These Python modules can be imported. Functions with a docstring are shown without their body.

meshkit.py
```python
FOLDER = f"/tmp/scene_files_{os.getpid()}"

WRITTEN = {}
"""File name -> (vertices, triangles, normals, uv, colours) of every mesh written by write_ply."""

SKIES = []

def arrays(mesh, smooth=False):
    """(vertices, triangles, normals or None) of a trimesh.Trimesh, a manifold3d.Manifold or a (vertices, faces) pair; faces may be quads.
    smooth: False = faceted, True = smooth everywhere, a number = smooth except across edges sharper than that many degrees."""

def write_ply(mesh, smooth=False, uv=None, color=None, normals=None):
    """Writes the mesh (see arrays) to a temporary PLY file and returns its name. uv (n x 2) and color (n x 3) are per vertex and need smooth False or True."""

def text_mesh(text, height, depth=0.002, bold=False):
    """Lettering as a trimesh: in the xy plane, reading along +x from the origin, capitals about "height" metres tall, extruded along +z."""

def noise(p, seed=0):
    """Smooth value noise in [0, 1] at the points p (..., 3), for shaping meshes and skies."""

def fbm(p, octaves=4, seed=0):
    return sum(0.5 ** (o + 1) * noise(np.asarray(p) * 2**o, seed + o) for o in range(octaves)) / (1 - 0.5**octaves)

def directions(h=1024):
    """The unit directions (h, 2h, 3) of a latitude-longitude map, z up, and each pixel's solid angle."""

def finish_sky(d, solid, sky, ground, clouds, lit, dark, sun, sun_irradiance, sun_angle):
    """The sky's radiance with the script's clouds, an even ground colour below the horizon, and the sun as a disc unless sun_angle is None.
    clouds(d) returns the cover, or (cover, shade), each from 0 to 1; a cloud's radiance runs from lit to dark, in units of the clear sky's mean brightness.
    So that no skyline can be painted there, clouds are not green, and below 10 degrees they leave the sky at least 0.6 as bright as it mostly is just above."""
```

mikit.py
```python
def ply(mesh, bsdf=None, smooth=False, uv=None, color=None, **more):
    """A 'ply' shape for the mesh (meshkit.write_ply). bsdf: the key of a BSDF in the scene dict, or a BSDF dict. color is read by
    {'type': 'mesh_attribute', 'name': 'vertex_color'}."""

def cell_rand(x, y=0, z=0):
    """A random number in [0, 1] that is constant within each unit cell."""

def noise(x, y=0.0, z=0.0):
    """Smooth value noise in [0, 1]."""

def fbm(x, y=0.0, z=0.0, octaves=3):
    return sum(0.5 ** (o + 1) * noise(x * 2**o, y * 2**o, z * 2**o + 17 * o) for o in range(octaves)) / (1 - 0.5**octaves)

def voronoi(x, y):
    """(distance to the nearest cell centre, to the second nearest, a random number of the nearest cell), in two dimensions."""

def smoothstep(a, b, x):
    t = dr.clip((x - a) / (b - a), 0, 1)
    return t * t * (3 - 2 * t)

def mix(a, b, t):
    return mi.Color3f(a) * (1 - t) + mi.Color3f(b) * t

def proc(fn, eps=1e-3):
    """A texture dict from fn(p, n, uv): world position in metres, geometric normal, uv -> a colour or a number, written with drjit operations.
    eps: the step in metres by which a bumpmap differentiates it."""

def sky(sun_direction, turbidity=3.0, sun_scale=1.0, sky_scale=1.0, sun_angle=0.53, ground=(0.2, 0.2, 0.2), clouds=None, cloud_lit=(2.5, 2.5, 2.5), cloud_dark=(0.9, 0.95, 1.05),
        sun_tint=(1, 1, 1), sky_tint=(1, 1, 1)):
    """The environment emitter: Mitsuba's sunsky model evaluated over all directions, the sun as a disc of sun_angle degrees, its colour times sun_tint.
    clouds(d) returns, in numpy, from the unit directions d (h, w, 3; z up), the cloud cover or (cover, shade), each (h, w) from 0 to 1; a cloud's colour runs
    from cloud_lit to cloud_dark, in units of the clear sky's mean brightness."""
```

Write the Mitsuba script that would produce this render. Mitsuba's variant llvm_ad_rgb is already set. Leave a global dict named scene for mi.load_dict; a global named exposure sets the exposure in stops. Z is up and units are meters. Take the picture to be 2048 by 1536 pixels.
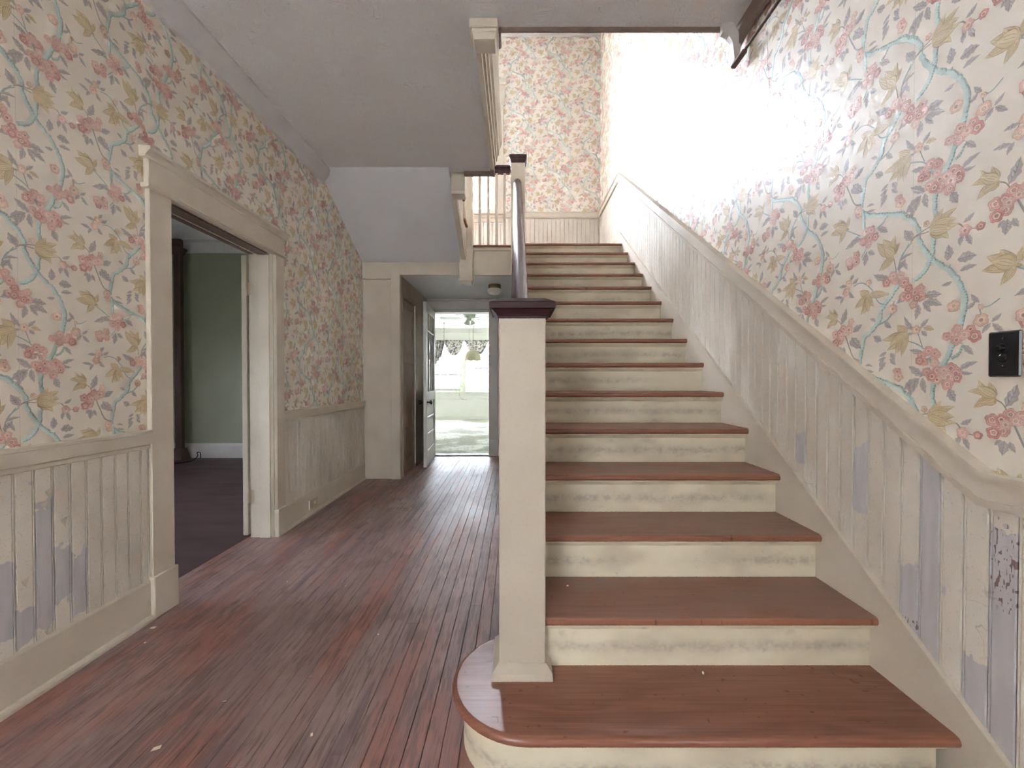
import math, random
import numpy as np, trimesh, drjit as dr, mitsuba as mi
import mikit, meshkit
from shapely.geometry import Polygon, box as sbox
from mikit import noise, fbm, cell_rand, smoothstep, mix
random.seed(7); rng = np.random.default_rng(7)
PI = math.pi
T = mi.ScalarTransform4f
scene, labels = {}, {}

# ------------------------------------------------------------------ camera, sky, exposure
F_PX, PITCH = 830.0, math.radians(0.7)
scene['camera'] = {'type': 'perspective', 'fov_axis': 'x', 'fov': math.degrees(2 * math.atan(1024 / F_PX)),
    'principal_point_offset_x': -7 / 2048, 'principal_point_offset_y': -2.1 / 1536, 'near_clip': 0.02, 'far_clip': 200.0,
    'to_world': T().look_at(origin=[0, 0, 1.15], target=[0, math.cos(PITCH), 1.15 - math.sin(PITCH)], up=[0, 0, 1])}
scene['sky'] = mikit.sky([0.3, 0.6, 0.75], turbidity=4.0, sun_scale=0.0, sky_scale=1.0, ground=(0.22, 0.23, 0.19),
    clouds=lambda d: 0.9 + 0.1 * meshkit.fbm(d * 3.0, 3), cloud_lit=(1.46, 1.58, 1.80), cloud_dark=(1.0, 1.0, 1.05))
exposure = 9.4

# ------------------------------------------------------------------ helpers
def lin(c):
    c = np.asarray(c, float)
    return np.where(c <= 0.04045, c / 12.92, ((c + 0.055) / 1.055) ** 2.4)
def rgb(*c): return {'type': 'rgb', 'value': [float(x) for x in lin(c)]}
def C(*c): return mi.Color3f(*[float(x) for x in lin(c)])
def free(name, d=None):
    d = scene if d is None else d
    if name not in d and name not in labels: return name
    k = 1
    while f'{name}_{k:03d}' in d or f'{name}_{k:03d}' in labels: k += 1
    return f'{name}_{k:03d}'
COUNT = {}
def number(name):
    k = COUNT.get(name, 0); COUNT[name] = k + 1
    return name if k == 0 else f'{name}_{k:03d}'
def obj(name, mesh, bsdf, parent=None, smooth=False, label=None, **kw):
    key = number(f'{parent}__{name}' if parent else name)
    scene[key] = mesh if isinstance(mesh, dict) else mikit.ply(mesh, bsdf, smooth=smooth, **kw)
    if label: labels[key] = {'label': label}
    return key
def tag(key, label, cat, group=None):
    labels[key] = {'label': label, 'category': cat}
    if group: labels[key]['group'] = group
    return key
def thing(name, label, cat, group=None): return tag(number(name), label, cat, group)
def struct(name, mesh, bsdf, label=None, smooth=False, **kw):
    key = obj(name, mesh, bsdf, None, smooth, **kw)
    labels[key] = {'kind': 'structure'}
    if label: labels[key]['label'] = label
    return key
def tm(v, f): return trimesh.Trimesh(np.asarray(v, float), np.asarray(f, int), process=False)
def join(*ms): return trimesh.util.concatenate([m for m in ms if m is not None])
def _template():
    v = []
    for sx in (-1, 1):
        for sy in (-1, 1):
            for sz in (-1, 1):
                v += [(sx, sy * .8, sz * .8), (sx * .8, sy, sz * .8), (sx * .8, sy * .8, sz)]
    v = np.array(v); h = trimesh.convex.convex_hull(v)
    idx = [int(np.argmin(((v - p) ** 2).sum(1))) for p in h.vertices]
    return np.sign(v), np.abs(v) < .9, np.array(idx)[h.faces]
_S, _IN, _F = _template()
CUBE_F = np.array([[0,1,3],[0,3,2],[4,6,7],[4,7,5],[0,4,5],[0,5,1],[2,3,7],[2,7,6],[0,2,6],[0,6,4],[1,5,7],[1,7,3]])
def box(x0, x1, y0, y1, z0, z1, c=0.0):
    h = np.array([x1 - x0, y1 - y0, z1 - z0]) / 2; m = np.array([x0 + x1, y0 + y1, z0 + z1]) / 2
    if c <= 0:
        return tm(m + h * np.array([[a, b, d] for a in (-1, 1) for b in (-1, 1) for d in (-1, 1)]), CUBE_F)
    c = min(c, h.min() * .9)
    return tm(m + _S * (h - c * _IN), _F)
def prism(poly, axis, a0, a1):
    """polygon in (y,z) for 'x', (x,z) for 'y', (x,y) for 'z', extruded along the axis"""
    p = poly if hasattr(poly, 'geom_type') else Polygon(poly)
    if not p.is_valid: p = p.buffer(0)
    ms = [trimesh.creation.extrude_polygon(g, a1 - a0, engine='earcut') for g in getattr(p, 'geoms', [p])]
    m = join(*ms) if len(ms) > 1 else ms[0]
    v = np.array(m.vertices); f = np.array(m.faces)
    if axis == 'x': v = np.c_[v[:, 2] + a0, v[:, 0], v[:, 1]]
    elif axis == 'y': v = np.c_[v[:, 0], v[:, 2] + a0, v[:, 1]]; f = f[:, ::-1]
    else: v = v + [0, 0, a0]
    return tm(v, f)
def lathe(profile, center=(0, 0, 0), n=24):
    p = np.asarray(profile, float); a = np.arange(n) * 2 * PI / n
    v = np.stack([p[:, None, 0] * np.cos(a), p[:, None, 0] * np.sin(a), np.repeat(p[:, 1:2], n, 1)], -1).reshape(-1, 3) + center
    f = []
    for i in range(len(p) - 1):
        for j in range(n):
            k = (j + 1) % n
            f += [[i * n + j, i * n + k, (i + 1) * n + k], [i * n + j, (i + 1) * n + k, (i + 1) * n + j]]
    return tm(v, f)
def tube(pts, r, n=8):
    p = np.asarray(pts, float); t = np.gradient(p, axis=0); t /= np.linalg.norm(t, axis=1, keepdims=True) + 1e-12
    a = np.cross(t, np.where(np.abs(t[:, 2:]) < .9, [0, 0, 1.], [1., 0, 0])); a /= np.linalg.norm(a, axis=1, keepdims=True) + 1e-12
    b = np.cross(t, a); g = np.arange(n) * 2 * PI / n; r = np.broadcast_to(r, (len(p),))
    v = p[:, None] + r[:, None, None] * (np.cos(g)[None, :, None] * a[:, None] + np.sin(g)[None, :, None] * b[:, None])
    v = np.vstack([v.reshape(-1, 3), p[:1], p[-1:]]); f = []
    for i in range(len(p) - 1):
        for j in range(n):
            k = (j + 1) % n
            f += [[i * n + j, i * n + k, (i + 1) * n + k], [i * n + j, (i + 1) * n + k, (i + 1) * n + j]]
    m = len(p) * n
    for j in range(n):
        k = (j + 1) % n; f += [[m, k, j], [m + 1, m - n + j, m - n + k]]
    return tm(v, f)
def smooth_path(pts, per=6):
    p = np.asarray(pts, float); q = np.vstack([2 * p[0] - p[1], p, 2 * p[-1] - p[-2]]); out = []
    for i in range(len(p) - 1):
        a, b, c, d = q[i:i + 4]
        for t in np.arange(per) / per:
            out.append(.5 * (2 * b + (c - a) * t + (2 * a - 5 * b + 4 * c - d) * t * t + (3 * b - a - 3 * c + d) * t ** 3))
    return np.array(out + [p[-1]])
def move(m, loc=(0, 0, 0), rz=0.0, ry=0.0, rx=0.0):
    M = trimesh.transformations.euler_matrix(rx, ry, rz); M[:3, 3] = loc
    m = m.copy(); m.apply_transform(M); return m
def carry(mesh_dict, M):
    d = dict(mesh_dict); d['to_world'] = M; return d

# ------------------------------------------------------------------ materials
def mat(name, color, rough=.5, spec=.5, metal=0.0, bump=None, bscale=1.0, beps=1e-3, **kw):
    b = {'type': 'principled', 'base_color': color, 'roughness': rough, 'metallic': metal, **kw}
    if not metal: b['specular'] = spec
    if bump is not None: b = {'type': 'bumpmap', 'arbitrary': mikit.proc(bump, eps=beps), 'scale': bscale, 'bsdf': b}
    scene[name] = {'type': 'twosided', 'bsdf': b}
    return name
def paint(base, grime, amount=.5, scale=6.0, seed=0.0):
    b, g = C(*base), C(*grime)
    def fn(p, n, uv):
        big = fbm(p.x * scale + seed, p.y * scale, p.z * scale * .7 + seed, 3)
        fine = noise(p.x * 160, p.y * 160, p.z * 90)
        t = dr.clip(amount * (smoothstep(.35, .8, big) * .8 + .35 * smoothstep(.6, .95, fine)), 0, 1)
        return mix(b, g, t)
    return mikit.proc(fn)
m_trim = mat('m_trim', paint((.745, .708, .65), (.68, .635, .575), .6, 4.0), .5, .4,
             bump=lambda p, n, uv: noise(p.x * 120, p.y * 120, p.z * 14), bscale=.0003)
m_trim_cool = mat('m_trim_cool', paint((.72, .695, .68), (.65, .62, .60), .5, 5.0, 3.0), .45, .4)
m_crown = mat('m_crown', paint((.735, .72, .715), (.66, .64, .635), .5, 5.0, 9.0), .5, .35)
m_white_door = mat('m_white_door', paint((.80, .80, .79), (.70, .68, .66), .5, 7.0, 5.0), .4, .5)
m_brown_door = mat('m_brown_door', paint((.60, .53, .46), (.50, .43, .37), .6, 5.0, 7.0), .45, .4)

def _riser(p, n, uv):
    base = mix(C(.765, .730, .645), C(.705, .665, .585), smoothstep(.35, .75, fbm(p.x * 5, p.z * 9, p.y * 3, 3)))
    t = p.z / .18 - dr.floor(p.z / .18)
    wob = .12 * (fbm(p.x * 3.1, p.y * 2.0, 4.0, 3) - .5)
    edge = smoothstep(.30, .50, fbm(p.x * 1.9 + dr.floor(p.z / .18) * 7.3, 2.5, dr.floor(p.z / .18) * 3.1, 2))
    band = dr.exp(-dr.square((t - .36 - wob) / .11)) * (.3 + .7 * smoothstep(.30, .75, noise(p.x * 38, p.z * 30, p.y) * .5 + .5 * noise(p.x * 110, p.z * 130, p.y))) * edge
    scuff = smoothstep(.66, .82, fbm(p.x * 16, p.z * 24, p.y * 5, 4)) * .22
    dots = smoothstep(.955, .97, noise(p.x * 120, p.z * 120, p.y * 9)) * .55
    return mix(base, C(.50, .46, .43), dr.clip(band * .5 + scuff + dots, 0, .7))
m_riser = mat('m_riser', mikit.proc(_riser), .45, .4)

def _wood(p, n, uv, dusty, along='x'):
    a, b = (p.x, p.y) if along == 'x' else (p.y, p.x)
    step = dr.floor(p.z / .18 + .2)
    q = fbm(a * 1.6 + step * 3.7, b * 11 + p.z * 9, step * 1.3, 3)
    rings = .5 + .5 * dr.sin((b * 34 + q * 16 + p.z * 30) * 3.0)
    fine = noise(a * 7, b * 230 + p.z * 180, step)
    w = mix(C(.525, .345, .275), C(.42, .255, .205), .55 * rings * smoothstep(.3, .7, q) + .45 * fine)
    w = mix(w, C(.59, .39, .29), .5 * smoothstep(.55, .8, fbm(a * 1.2 + 9, b * 3, step * 2.1, 2)))
    spots = smoothstep(.93, .96, noise(a * 60, b * 60, step * 5)) * .45
    w = mix(w, C(.20, .12, .10), spots)
    up = smoothstep(.5, .95, n.z)
    if dusty > 0:
        d = dusty * up * (.45 + .55 * smoothstep(.3, .7, fbm(p.x * 3.5, p.y * 6, step, 3)))
        w = mix(w, C(.50, .405, .365), d)
    return w
m_tread = mat('m_tread', mikit.proc(lambda p, n, uv: _wood(p, n, uv, .62)), .42, .5,
              bump=lambda p, n, uv: noise(p.x * 14, p.y * 260, p.z * 200), bscale=.0004)
m_tread_first = mat('m_tread_first', mikit.proc(lambda p, n, uv: _wood(p, n, uv, .12)), .29, .48,
              bump=lambda p, n, uv: fbm(p.x * 22, p.y * 30, p.z * 30, 2), bscale=.0008)
def _rail_col(p, n, uv):
    g = noise(p.x * 260, p.y * 5, p.z * 7)
    return mix(C(.27, .185, .19), C(.17, .11, .12), .5 * g + .5 * smoothstep(.35, .7, fbm(p.x * 40, p.y * 2, p.z * 2, 3)))
m_rail = mat('m_rail', mikit.proc(_rail_col), .30, .55, bump=lambda p, n, uv: fbm(p.x * 60, p.y * 26, p.z * 26, 2), bscale=.0012)

m_newel = mat('m_newel', paint((.655, .615, .555), (.60, .555, .495), .6, 4.0), .5, .4,
             bump=lambda p, n, uv: noise(p.x * 120, p.y * 120, p.z * 14), bscale=.0003)
m_cap = mat('m_cap', mikit.proc(lambda p, n, uv: mix(C(.225, .125, .135), C(.14, .085, .095), fbm(p.x * 18, p.y * 18, p.z * 160, 3))), .5, .2)
BW = .0575
def _floor(p, n, uv):
    k = dr.floor(p.x / BW); r = cell_rand(k, dr.floor((p.y + cell_rand(k, 3) * 4) / 3.1), 2)
    grain = noise(p.x * 420, p.y * 5 + r * 40, r * 9); grain2 = noise(p.x * 150, p.y * 22, r * 5)
    wear = fbm(p.x * 4.1 + 3.0, p.y * 1.5 + .3 * p.x, 1.5, 4)
    red = fbm(p.x * 7 + 11, p.y * 1.7, 7.0, 4)
    w = mix(C(.545, .435, .415), C(.50, .41, .405), r)
    w = mix(w, C(.565, .385, .345), .85 * smoothstep(.48, .68, red))
    w = mix(w, C(.575, .495, .475), .6 * smoothstep(.42, .70, wear + .16 * (grain - .5)))
    w = mix(w, C(.40, .335, .36), .6 * smoothstep(.58, .72, fbm(p.x * 15 + .8 * fbm(p.x * 3, p.y * 1.4, 1.0, 2), p.y * 1.05 + 4, 3.3, 4)))
    mott = .6 * fbm(p.x * 110, p.y * 13, 3.0, 3) + .4 * fbm(p.x * 9, p.y * 7, 1.0, 3)
    w = mix(w, C(.40, .315, .30), .5 * smoothstep(.50, .85, grain * .6 + grain2 * .4) + .5 * smoothstep(.50, .66, mott))
    scr = smoothstep(.955, .975, noise(p.x * 330, p.y * 2.6, 8.0))
    w = mix(w, C(.64, .57, .53), .5 * scr)
    return w
m_floor = mat('m_floor', mikit.proc(_floor), mikit.proc(lambda p, n, uv: .36 + .2 * fbm(p.x * 3, p.y * 2, 5.0, 3)), .35,
              bump=lambda p, n, uv: noise(p.x * 300, p.y * 8, 2.0) + .8 * fbm(p.x * 30, p.y * 18, 4.0, 2), bscale=.0009)
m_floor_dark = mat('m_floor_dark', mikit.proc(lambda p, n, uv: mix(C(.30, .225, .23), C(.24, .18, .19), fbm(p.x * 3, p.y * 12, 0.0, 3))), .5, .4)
m_gap = mat('m_gap', rgb(.10, .07, .06), .8, .1)

def swirl(p, n, uv):
    wx = fbm(p.x * 7, p.y * 7, p.z * 7 + 2.0, 2); wy = fbm(p.x * 7 + 31, p.y * 7, p.z * 7, 2)
    a = 9.0 * wx; u = (p.x * dr.cos(a) + (p.y + p.z * .7) * dr.sin(a)); v = (-p.x * dr.sin(a) + (p.y + p.z * .7) * dr.cos(a))
    r = noise(u * 85 + wy * 12, v * 17, 1.0)
    return smoothstep(.45, .9, r)
m_ceiling = mat('m_ceiling', mikit.proc(lambda p, n, uv: mix(mix(C(.80, .79, .785), C(.76, .75, .745), fbm(p.x * 2, p.y * 2, p.z, 3)), C(.685, .675, .67), swirl(p, n, uv))), .6, .3,
                bump=None)
m_plaster = mat('m_plaster', rgb(.78, .77, .76), .7, .2)
m_cool_ceiling = mat('m_cool_ceiling', mikit.proc(lambda p, n, uv: mix(C(.80, .80, .81), C(.75, .75, .76), fbm(p.x * 3, p.y * 3, p.z, 3))), .6, .3)

def rects(items, y, z, wob):
    t = mi.Float(0)
    for (y0, y1, z0, z1) in items:
        e = .045 * (wob - .5)
        t = dr.maximum(t, dr.select((y > y0) & (y < y1) & (z > z0 + e * 1.6) & (z < z1 + e * 2.4), 1.0, 0.0))
    return t
LS, PW = 1.4475, .0615
RS, RW = 1.060, .0615
PEEL_L = [(LS - 4 * PW, LS - PW, .22, .66), (LS - PW, LS, .26, .52), (LS + PW, LS + 2 * PW, .24, .69), (LS + 2 * PW, LS + 3 * PW, .30, .50), (LS + 3 * PW, LS + 4 * PW, .22, .47), (LS, LS + PW, .20, .35)]
PEEL_R = [(RS - 3 * RW, RS - 2 * RW, .0, .80), (RS - RW, RS, .0, .785), (RS + 2 * RW, RS + 3 * RW, .02, .99), (RS, RS + RW, .08, .40), (RS + 3 * RW, RS + 4 * RW, .28, .58), (RS + 6 * RW, RS + 7 * RW, .70, .93), (RS + 11 * RW, RS + 12 * RW, .80, .92)]
def _wains(p, n, uv):
    base = mix(C(.79, .765, .72), C(.735, .70, .65), smoothstep(.3, .75, fbm(p.x * 3, p.y * 5, p.z * 2.2, 3)))
    grit = smoothstep(.78, .9, noise(p.x * 20, p.y * 240, p.z * 150)) * .25
    base = mix(base, C(.5, .45, .41), grit)
    wob = fbm(p.y * 26, p.z * 26, 2.0, 3)
    left = p.x < -1.0; right = (p.x > 1.0) & (p.z < 1.6)
    pl = dr.select(left, rects(PEEL_L, p.y, p.z, wob), dr.select(right, rects(PEEL_R, p.y, p.z, wob), 0.0))
    chip = dr.select((p.y < 3.2) & (p.z < 1.3), smoothstep(.80, .81, fbm(p.y * 24 + 5, p.z * 9, p.x, 3)), 0.0)
    pl = dr.maximum(pl, chip)
    lav = mix(C(.715, .70, .705), C(.66, .645, .645), fbm(p.y * 60, p.z * 7, 1.0, 2))
    c = mix(base, lav, pl)
    crack = smoothstep(.012, .0, dr.abs(fbm(p.y * 20, p.z * 13, 6.0, 3) - .5)) * smoothstep(.56, .62, fbm(p.y * 5, p.z * 3.2, 9.0, 2))
    c = mix(c, C(.40, .35, .31), .4 * dr.select(right & (p.y < 1.9), crack, 0.0))
    spk = dr.select(right & (p.y < 1.32), dr.select((p.y < RS) | ((p.y > RS + 3 * RW) & (p.z < .42)), pl, 0.0) * smoothstep(.83, .88, noise(p.y * 320, p.z * 85, 3.0) * smoothstep(.42, .66, fbm(p.y * 14, p.z * 8, 1.0, 2)) * 1.12), 0.0)
    return mix(c, C(.42, .27, .26), .8 * spk)
m_wains = mat('m_wains', mikit.proc(_wains), .45, .4,
    bump=lambda p, n, uv: noise(p.x * 90, p.y * 110, p.z * 16), bscale=.00025)
m_groove = mat('m_groove', rgb(.36, .29, .22), .8, .1)

m_paper = mat('m_paper', {'type': 'mesh_attribute', 'name': 'vertex_color'}, .40, .55,
    bump=lambda p, n, uv: fbm(p.x * 60 + p.y * 60 + p.z * 25, p.z * 60 - p.y * 25, 3.0, 2), bscale=.001, beps=2e-3)

m_green_wall = mat('m_green_wall', mikit.proc(lambda p, n, uv: mix(C(.58, .585, .50), C(.53, .53, .46), fbm(p.x * 1.5, p.z * 1.5, p.y, 3))), .6, .3)
m_sun_wall = mat('m_sun_wall', rgb(.87, .86, .835), .55, .3)
m_sun_ceiling = mat('m_sun_ceiling', rgb(.88, .90, .88), .6, .3)
def _carpet(p, n, uv):
    b = fbm(p.x * 2.3, p.y * 2.3, 1.0, 4)
    c = mix(C(.85, .845, .83), C(.66, .655, .61), smoothstep(.42, .66, b))
    return mix(c, C(.50, .49, .43), .5 * smoothstep(.55, .8, noise(p.x * 40, p.y * 40, 2.0)))
m_carpet = mat('m_carpet', mikit.proc(_carpet), .9, .1)
m_black = mat('m_black', rgb(.10, .095, .105), .3, .5)
m_black_gloss = mat('m_black_gloss', rgb(.05, .05, .06), .15, .6)
m_cord = mat('m_cord', rgb(.05, .045, .05), .5, .4)
m_brass = mat('m_brass', rgb(.58, .50, .38), .3, metal=1.0)
m_iron = mat('m_iron', rgb(.10, .09, .09), .35, .5)
m_hinge = mat('m_hinge', rgb(.75, .70, .64), .4, .5)
m_shade_glass = mat('m_shade_glass', rgb(.80, .79, .76), .2, .6)
m_dark_wood = mat('m_dark_wood', paint((.30, .215, .19), (.23, .16, .145), .6, 6.0), .5, .4)
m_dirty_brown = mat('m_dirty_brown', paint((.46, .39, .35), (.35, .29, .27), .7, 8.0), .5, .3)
m_outlet = mat('m_outlet', rgb(.70, .65, .58), .4, .5)
m_outlet_white = mat('m_outlet_white', rgb(.93, .92, .89), .4, .5)
m_fan = mat('m_fan', rgb(.66, .70, .62), .4, .5)
m_fan_blade = mat('m_fan_blade', rgb(.52, .55, .49), .4, .5)
m_lamp_shade = mat('m_lamp_shade', rgb(.80, .76, .66), .5, .3)
m_chain = mat('m_chain', rgb(.52, .50, .36), .4, .5)
def _fabric(p, n, uv):
    a = fbm(p.x * 26, p.z * 26, 1.0, 3); b = fbm(p.x * 40 + 7, p.z * 40, 4.0, 2)
    c = mix(C(.66, .64, .62), C(.40, .38, .42), smoothstep(.4, .6, a))
    return mix(c, C(.80, .76, .72), smoothstep(.55, .7, b))
m_fabric = mat('m_fabric', mikit.proc(_fabric), .8, .2)
scene['m_glass'] = {'type': 'thindielectric', 'int_ior': 1.5}
def leafy(name, c, tr):
    scene[name] = {'type': 'principledthin', 'base_color': rgb(*c), 'roughness': .5, 'diff_trans': tr, 'eta': 1.4}
    return name
m_leaf = leafy('m_leaf', (.42, .66, .28), 1.0)
m_leaf_out = leafy('m_leaf_out', (.68, .685, .67), 1.0)
scene['m_sheer'] = {'type': 'principledthin', 'base_color': rgb(.93, .92, .90), 'roughness': .8, 'diff_trans': 1.3, 'eta': 1.2}
m_stem = mat('m_stem', rgb(.36, .45, .26), .6, .3)
m_chip = mat('m_chip', rgb(.84, .80, .74), .6, .3)
m_debris = mat('m_debris', rgb(.22, .20, .16), .8, .2)
# ------------------------------------------------------------------ the shell
XL, XR, YF, YB, HC = -1.764, 1.225, -2.2, 6.04, 3.05
def hole(p, *bs):
    for b in bs: p = p.difference(sbox(*b))
    return p
DY0, DY1, DZ = 2.118, 3.02, 2.066          # clear opening of the left doorway
# floor: base slab and boards
struct('floor', box(-1.93, 1.36, -2.35, 6.42, -.08, -.018), 'm_gap', 'worn reddish brown board floor of the hall')
k = 0
for i in range(int((1.225 + 1.93) / BW) + 1):
    x0 = -1.93 + i * BW; x0 = math.floor(x0 / BW + .5) * BW
    cuts = [-2.2] + sorted(-2.2 + (rng.random() * .9 + j) * 2.9 for j in range(3) if True) + [6.30]
    cuts = [c for n, c in enumerate(cuts) if n in (0, len(cuts) - 1) or (-1.5 < c < 5.7)]
    for a, b in zip(cuts[:-1], cuts[1:]):
        lo, hi = x0 + .0007, min(x0 + BW - .0007, 1.224)
        if hi - lo < .01: continue
        if a < 1.0 and b < .3 and False: continue
        obj('board', box(lo, hi, a + .0005, b - .0005, -.018, rng.uniform(-.0006, .0004), .0016), 'm_floor', 'floor')
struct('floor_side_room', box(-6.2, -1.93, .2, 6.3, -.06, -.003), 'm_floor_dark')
struct('floor_sunroom', box(-3.4, 1.4, 6.42, 12.1, -.06, .006), 'm_carpet', 'dirty pale green carpet of the bright back room')
struct('trim_threshold', box(-1.264, -.401, 6.26, 6.44, -.01, .012, .004), 'm_dark_wood')

# walls
struct('wall_left', prism(hole(sbox(-2.35, 0, 6.42, 6.15), (DY0 - .02, -1, DY1 + .02, DZ + .02)), 'x', -1.93, XL), 'm_plaster')
WR = (-2.05, .55, -.70, 2.60)
struct('wall_right', prism(hole(sbox(-2.35, -.02, 6.42, 6.15), WR), 'x', XR, 1.36), 'm_plaster')
FD = (-.46, 0.0, .46, 2.62); FW1 = (-1.62, .50, -.60, 2.60)
struct('wall_front', prism(hole(sbox(-1.93, 0, 1.36, 6.15), (FD[0], -1, FD[2], FD[3]), FW1), 'y', -2.35, YF), 'm_trim')
W1 = (-1.60, 3.56, -.30, 5.12)
struct('wall_landing', prism(hole(sbox(-1.93, 2.38, 1.36, 6.15), W1), 'y', YB, 6.17), 'm_plaster')
BD = (-1.264, -.401, 2.169)
struct('wall_passage', prism(hole(sbox(-1.5, 0, 1.3, 2.68), (BD[0], -1, BD[1], BD[2])), 'y', 6.28, 6.42), 'm_trim_cool')
struct('ceiling', prism(Polygon([(-1.764, -2.2), (1.225, -2.2), (1.225, 2.265), (-.20, 2.265), (-.20, 3.82), (-.60, 3.82), (-.60, 3.73), (-1.764, 3.73)]), 'z', HC, 3.42), 'm_ceiling', 'grey swirl textured hall ceiling around the stairwell')
struct('ceiling_upper', box(-1.93, 1.36, -2.35, 6.17, 6.15, 6.25), 'm_plaster')
struct('ceiling_passage', box(-1.36, .02, 4.84, 6.28, 2.37, 2.43), 'm_cool_ceiling', 'low grey ceiling of the passage under the stair landing')
sof = [(4.80, 2.50), (3.73, 3.05), (3.73, 3.16), (4.80, 2.61)]
struct('ceiling_soffit', prism(sof, 'x', -1.764, -.60), 'm_cool_ceiling', 'sloping grey underside of the upper flight of stairs')
struct('floor_landing', box(XL, XR, 4.84, YB, 2.44, 2.70), 'm_tread')
# closet box under the landing, with the panelled face towards the hall
struct('wall_closet', join(box(-1.42, -1.335, 4.86, 4.915, 0, 2.37), box(-1.42, -1.335, 5.475, 6.28, 0, 2.37), box(-1.42, -1.335, 4.915, 5.475, 2.12, 2.37)), 'm_brown_door')
struct('wall_panel', join(box(-1.764, -1.34, 4.815, 4.86, 0, 2.50), box(-1.764, -.635, 4.79, 4.86, 2.36, 2.505, .003),
    box(-1.764, -1.434, 4.79, 4.83, 2.312, 2.37, .003), box(-1.436, -1.333, 4.79, 4.86, 0, 2.37, .003)), 'm_trim', 'cream panelled closet face under the landing')
struct('trim_landing_fascia', join(box(-.49, .0, 4.80, 4.86, 2.36, 2.672), box(-.49, -.04, 4.785, 4.81, 2.635, 2.668, .004)), 'm_trim')
struct('wall_stair', prism([(1.5, 0), (4.80, 0), (4.80, 2.6), (4.60, 2.6), (1.5, .42)], 'x', 0.0, .03), 'm_trim')
struct('wall_stair_1', box(0.0, .03, 4.80, 6.28, 0, 2.5), 'm_trim')
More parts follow.
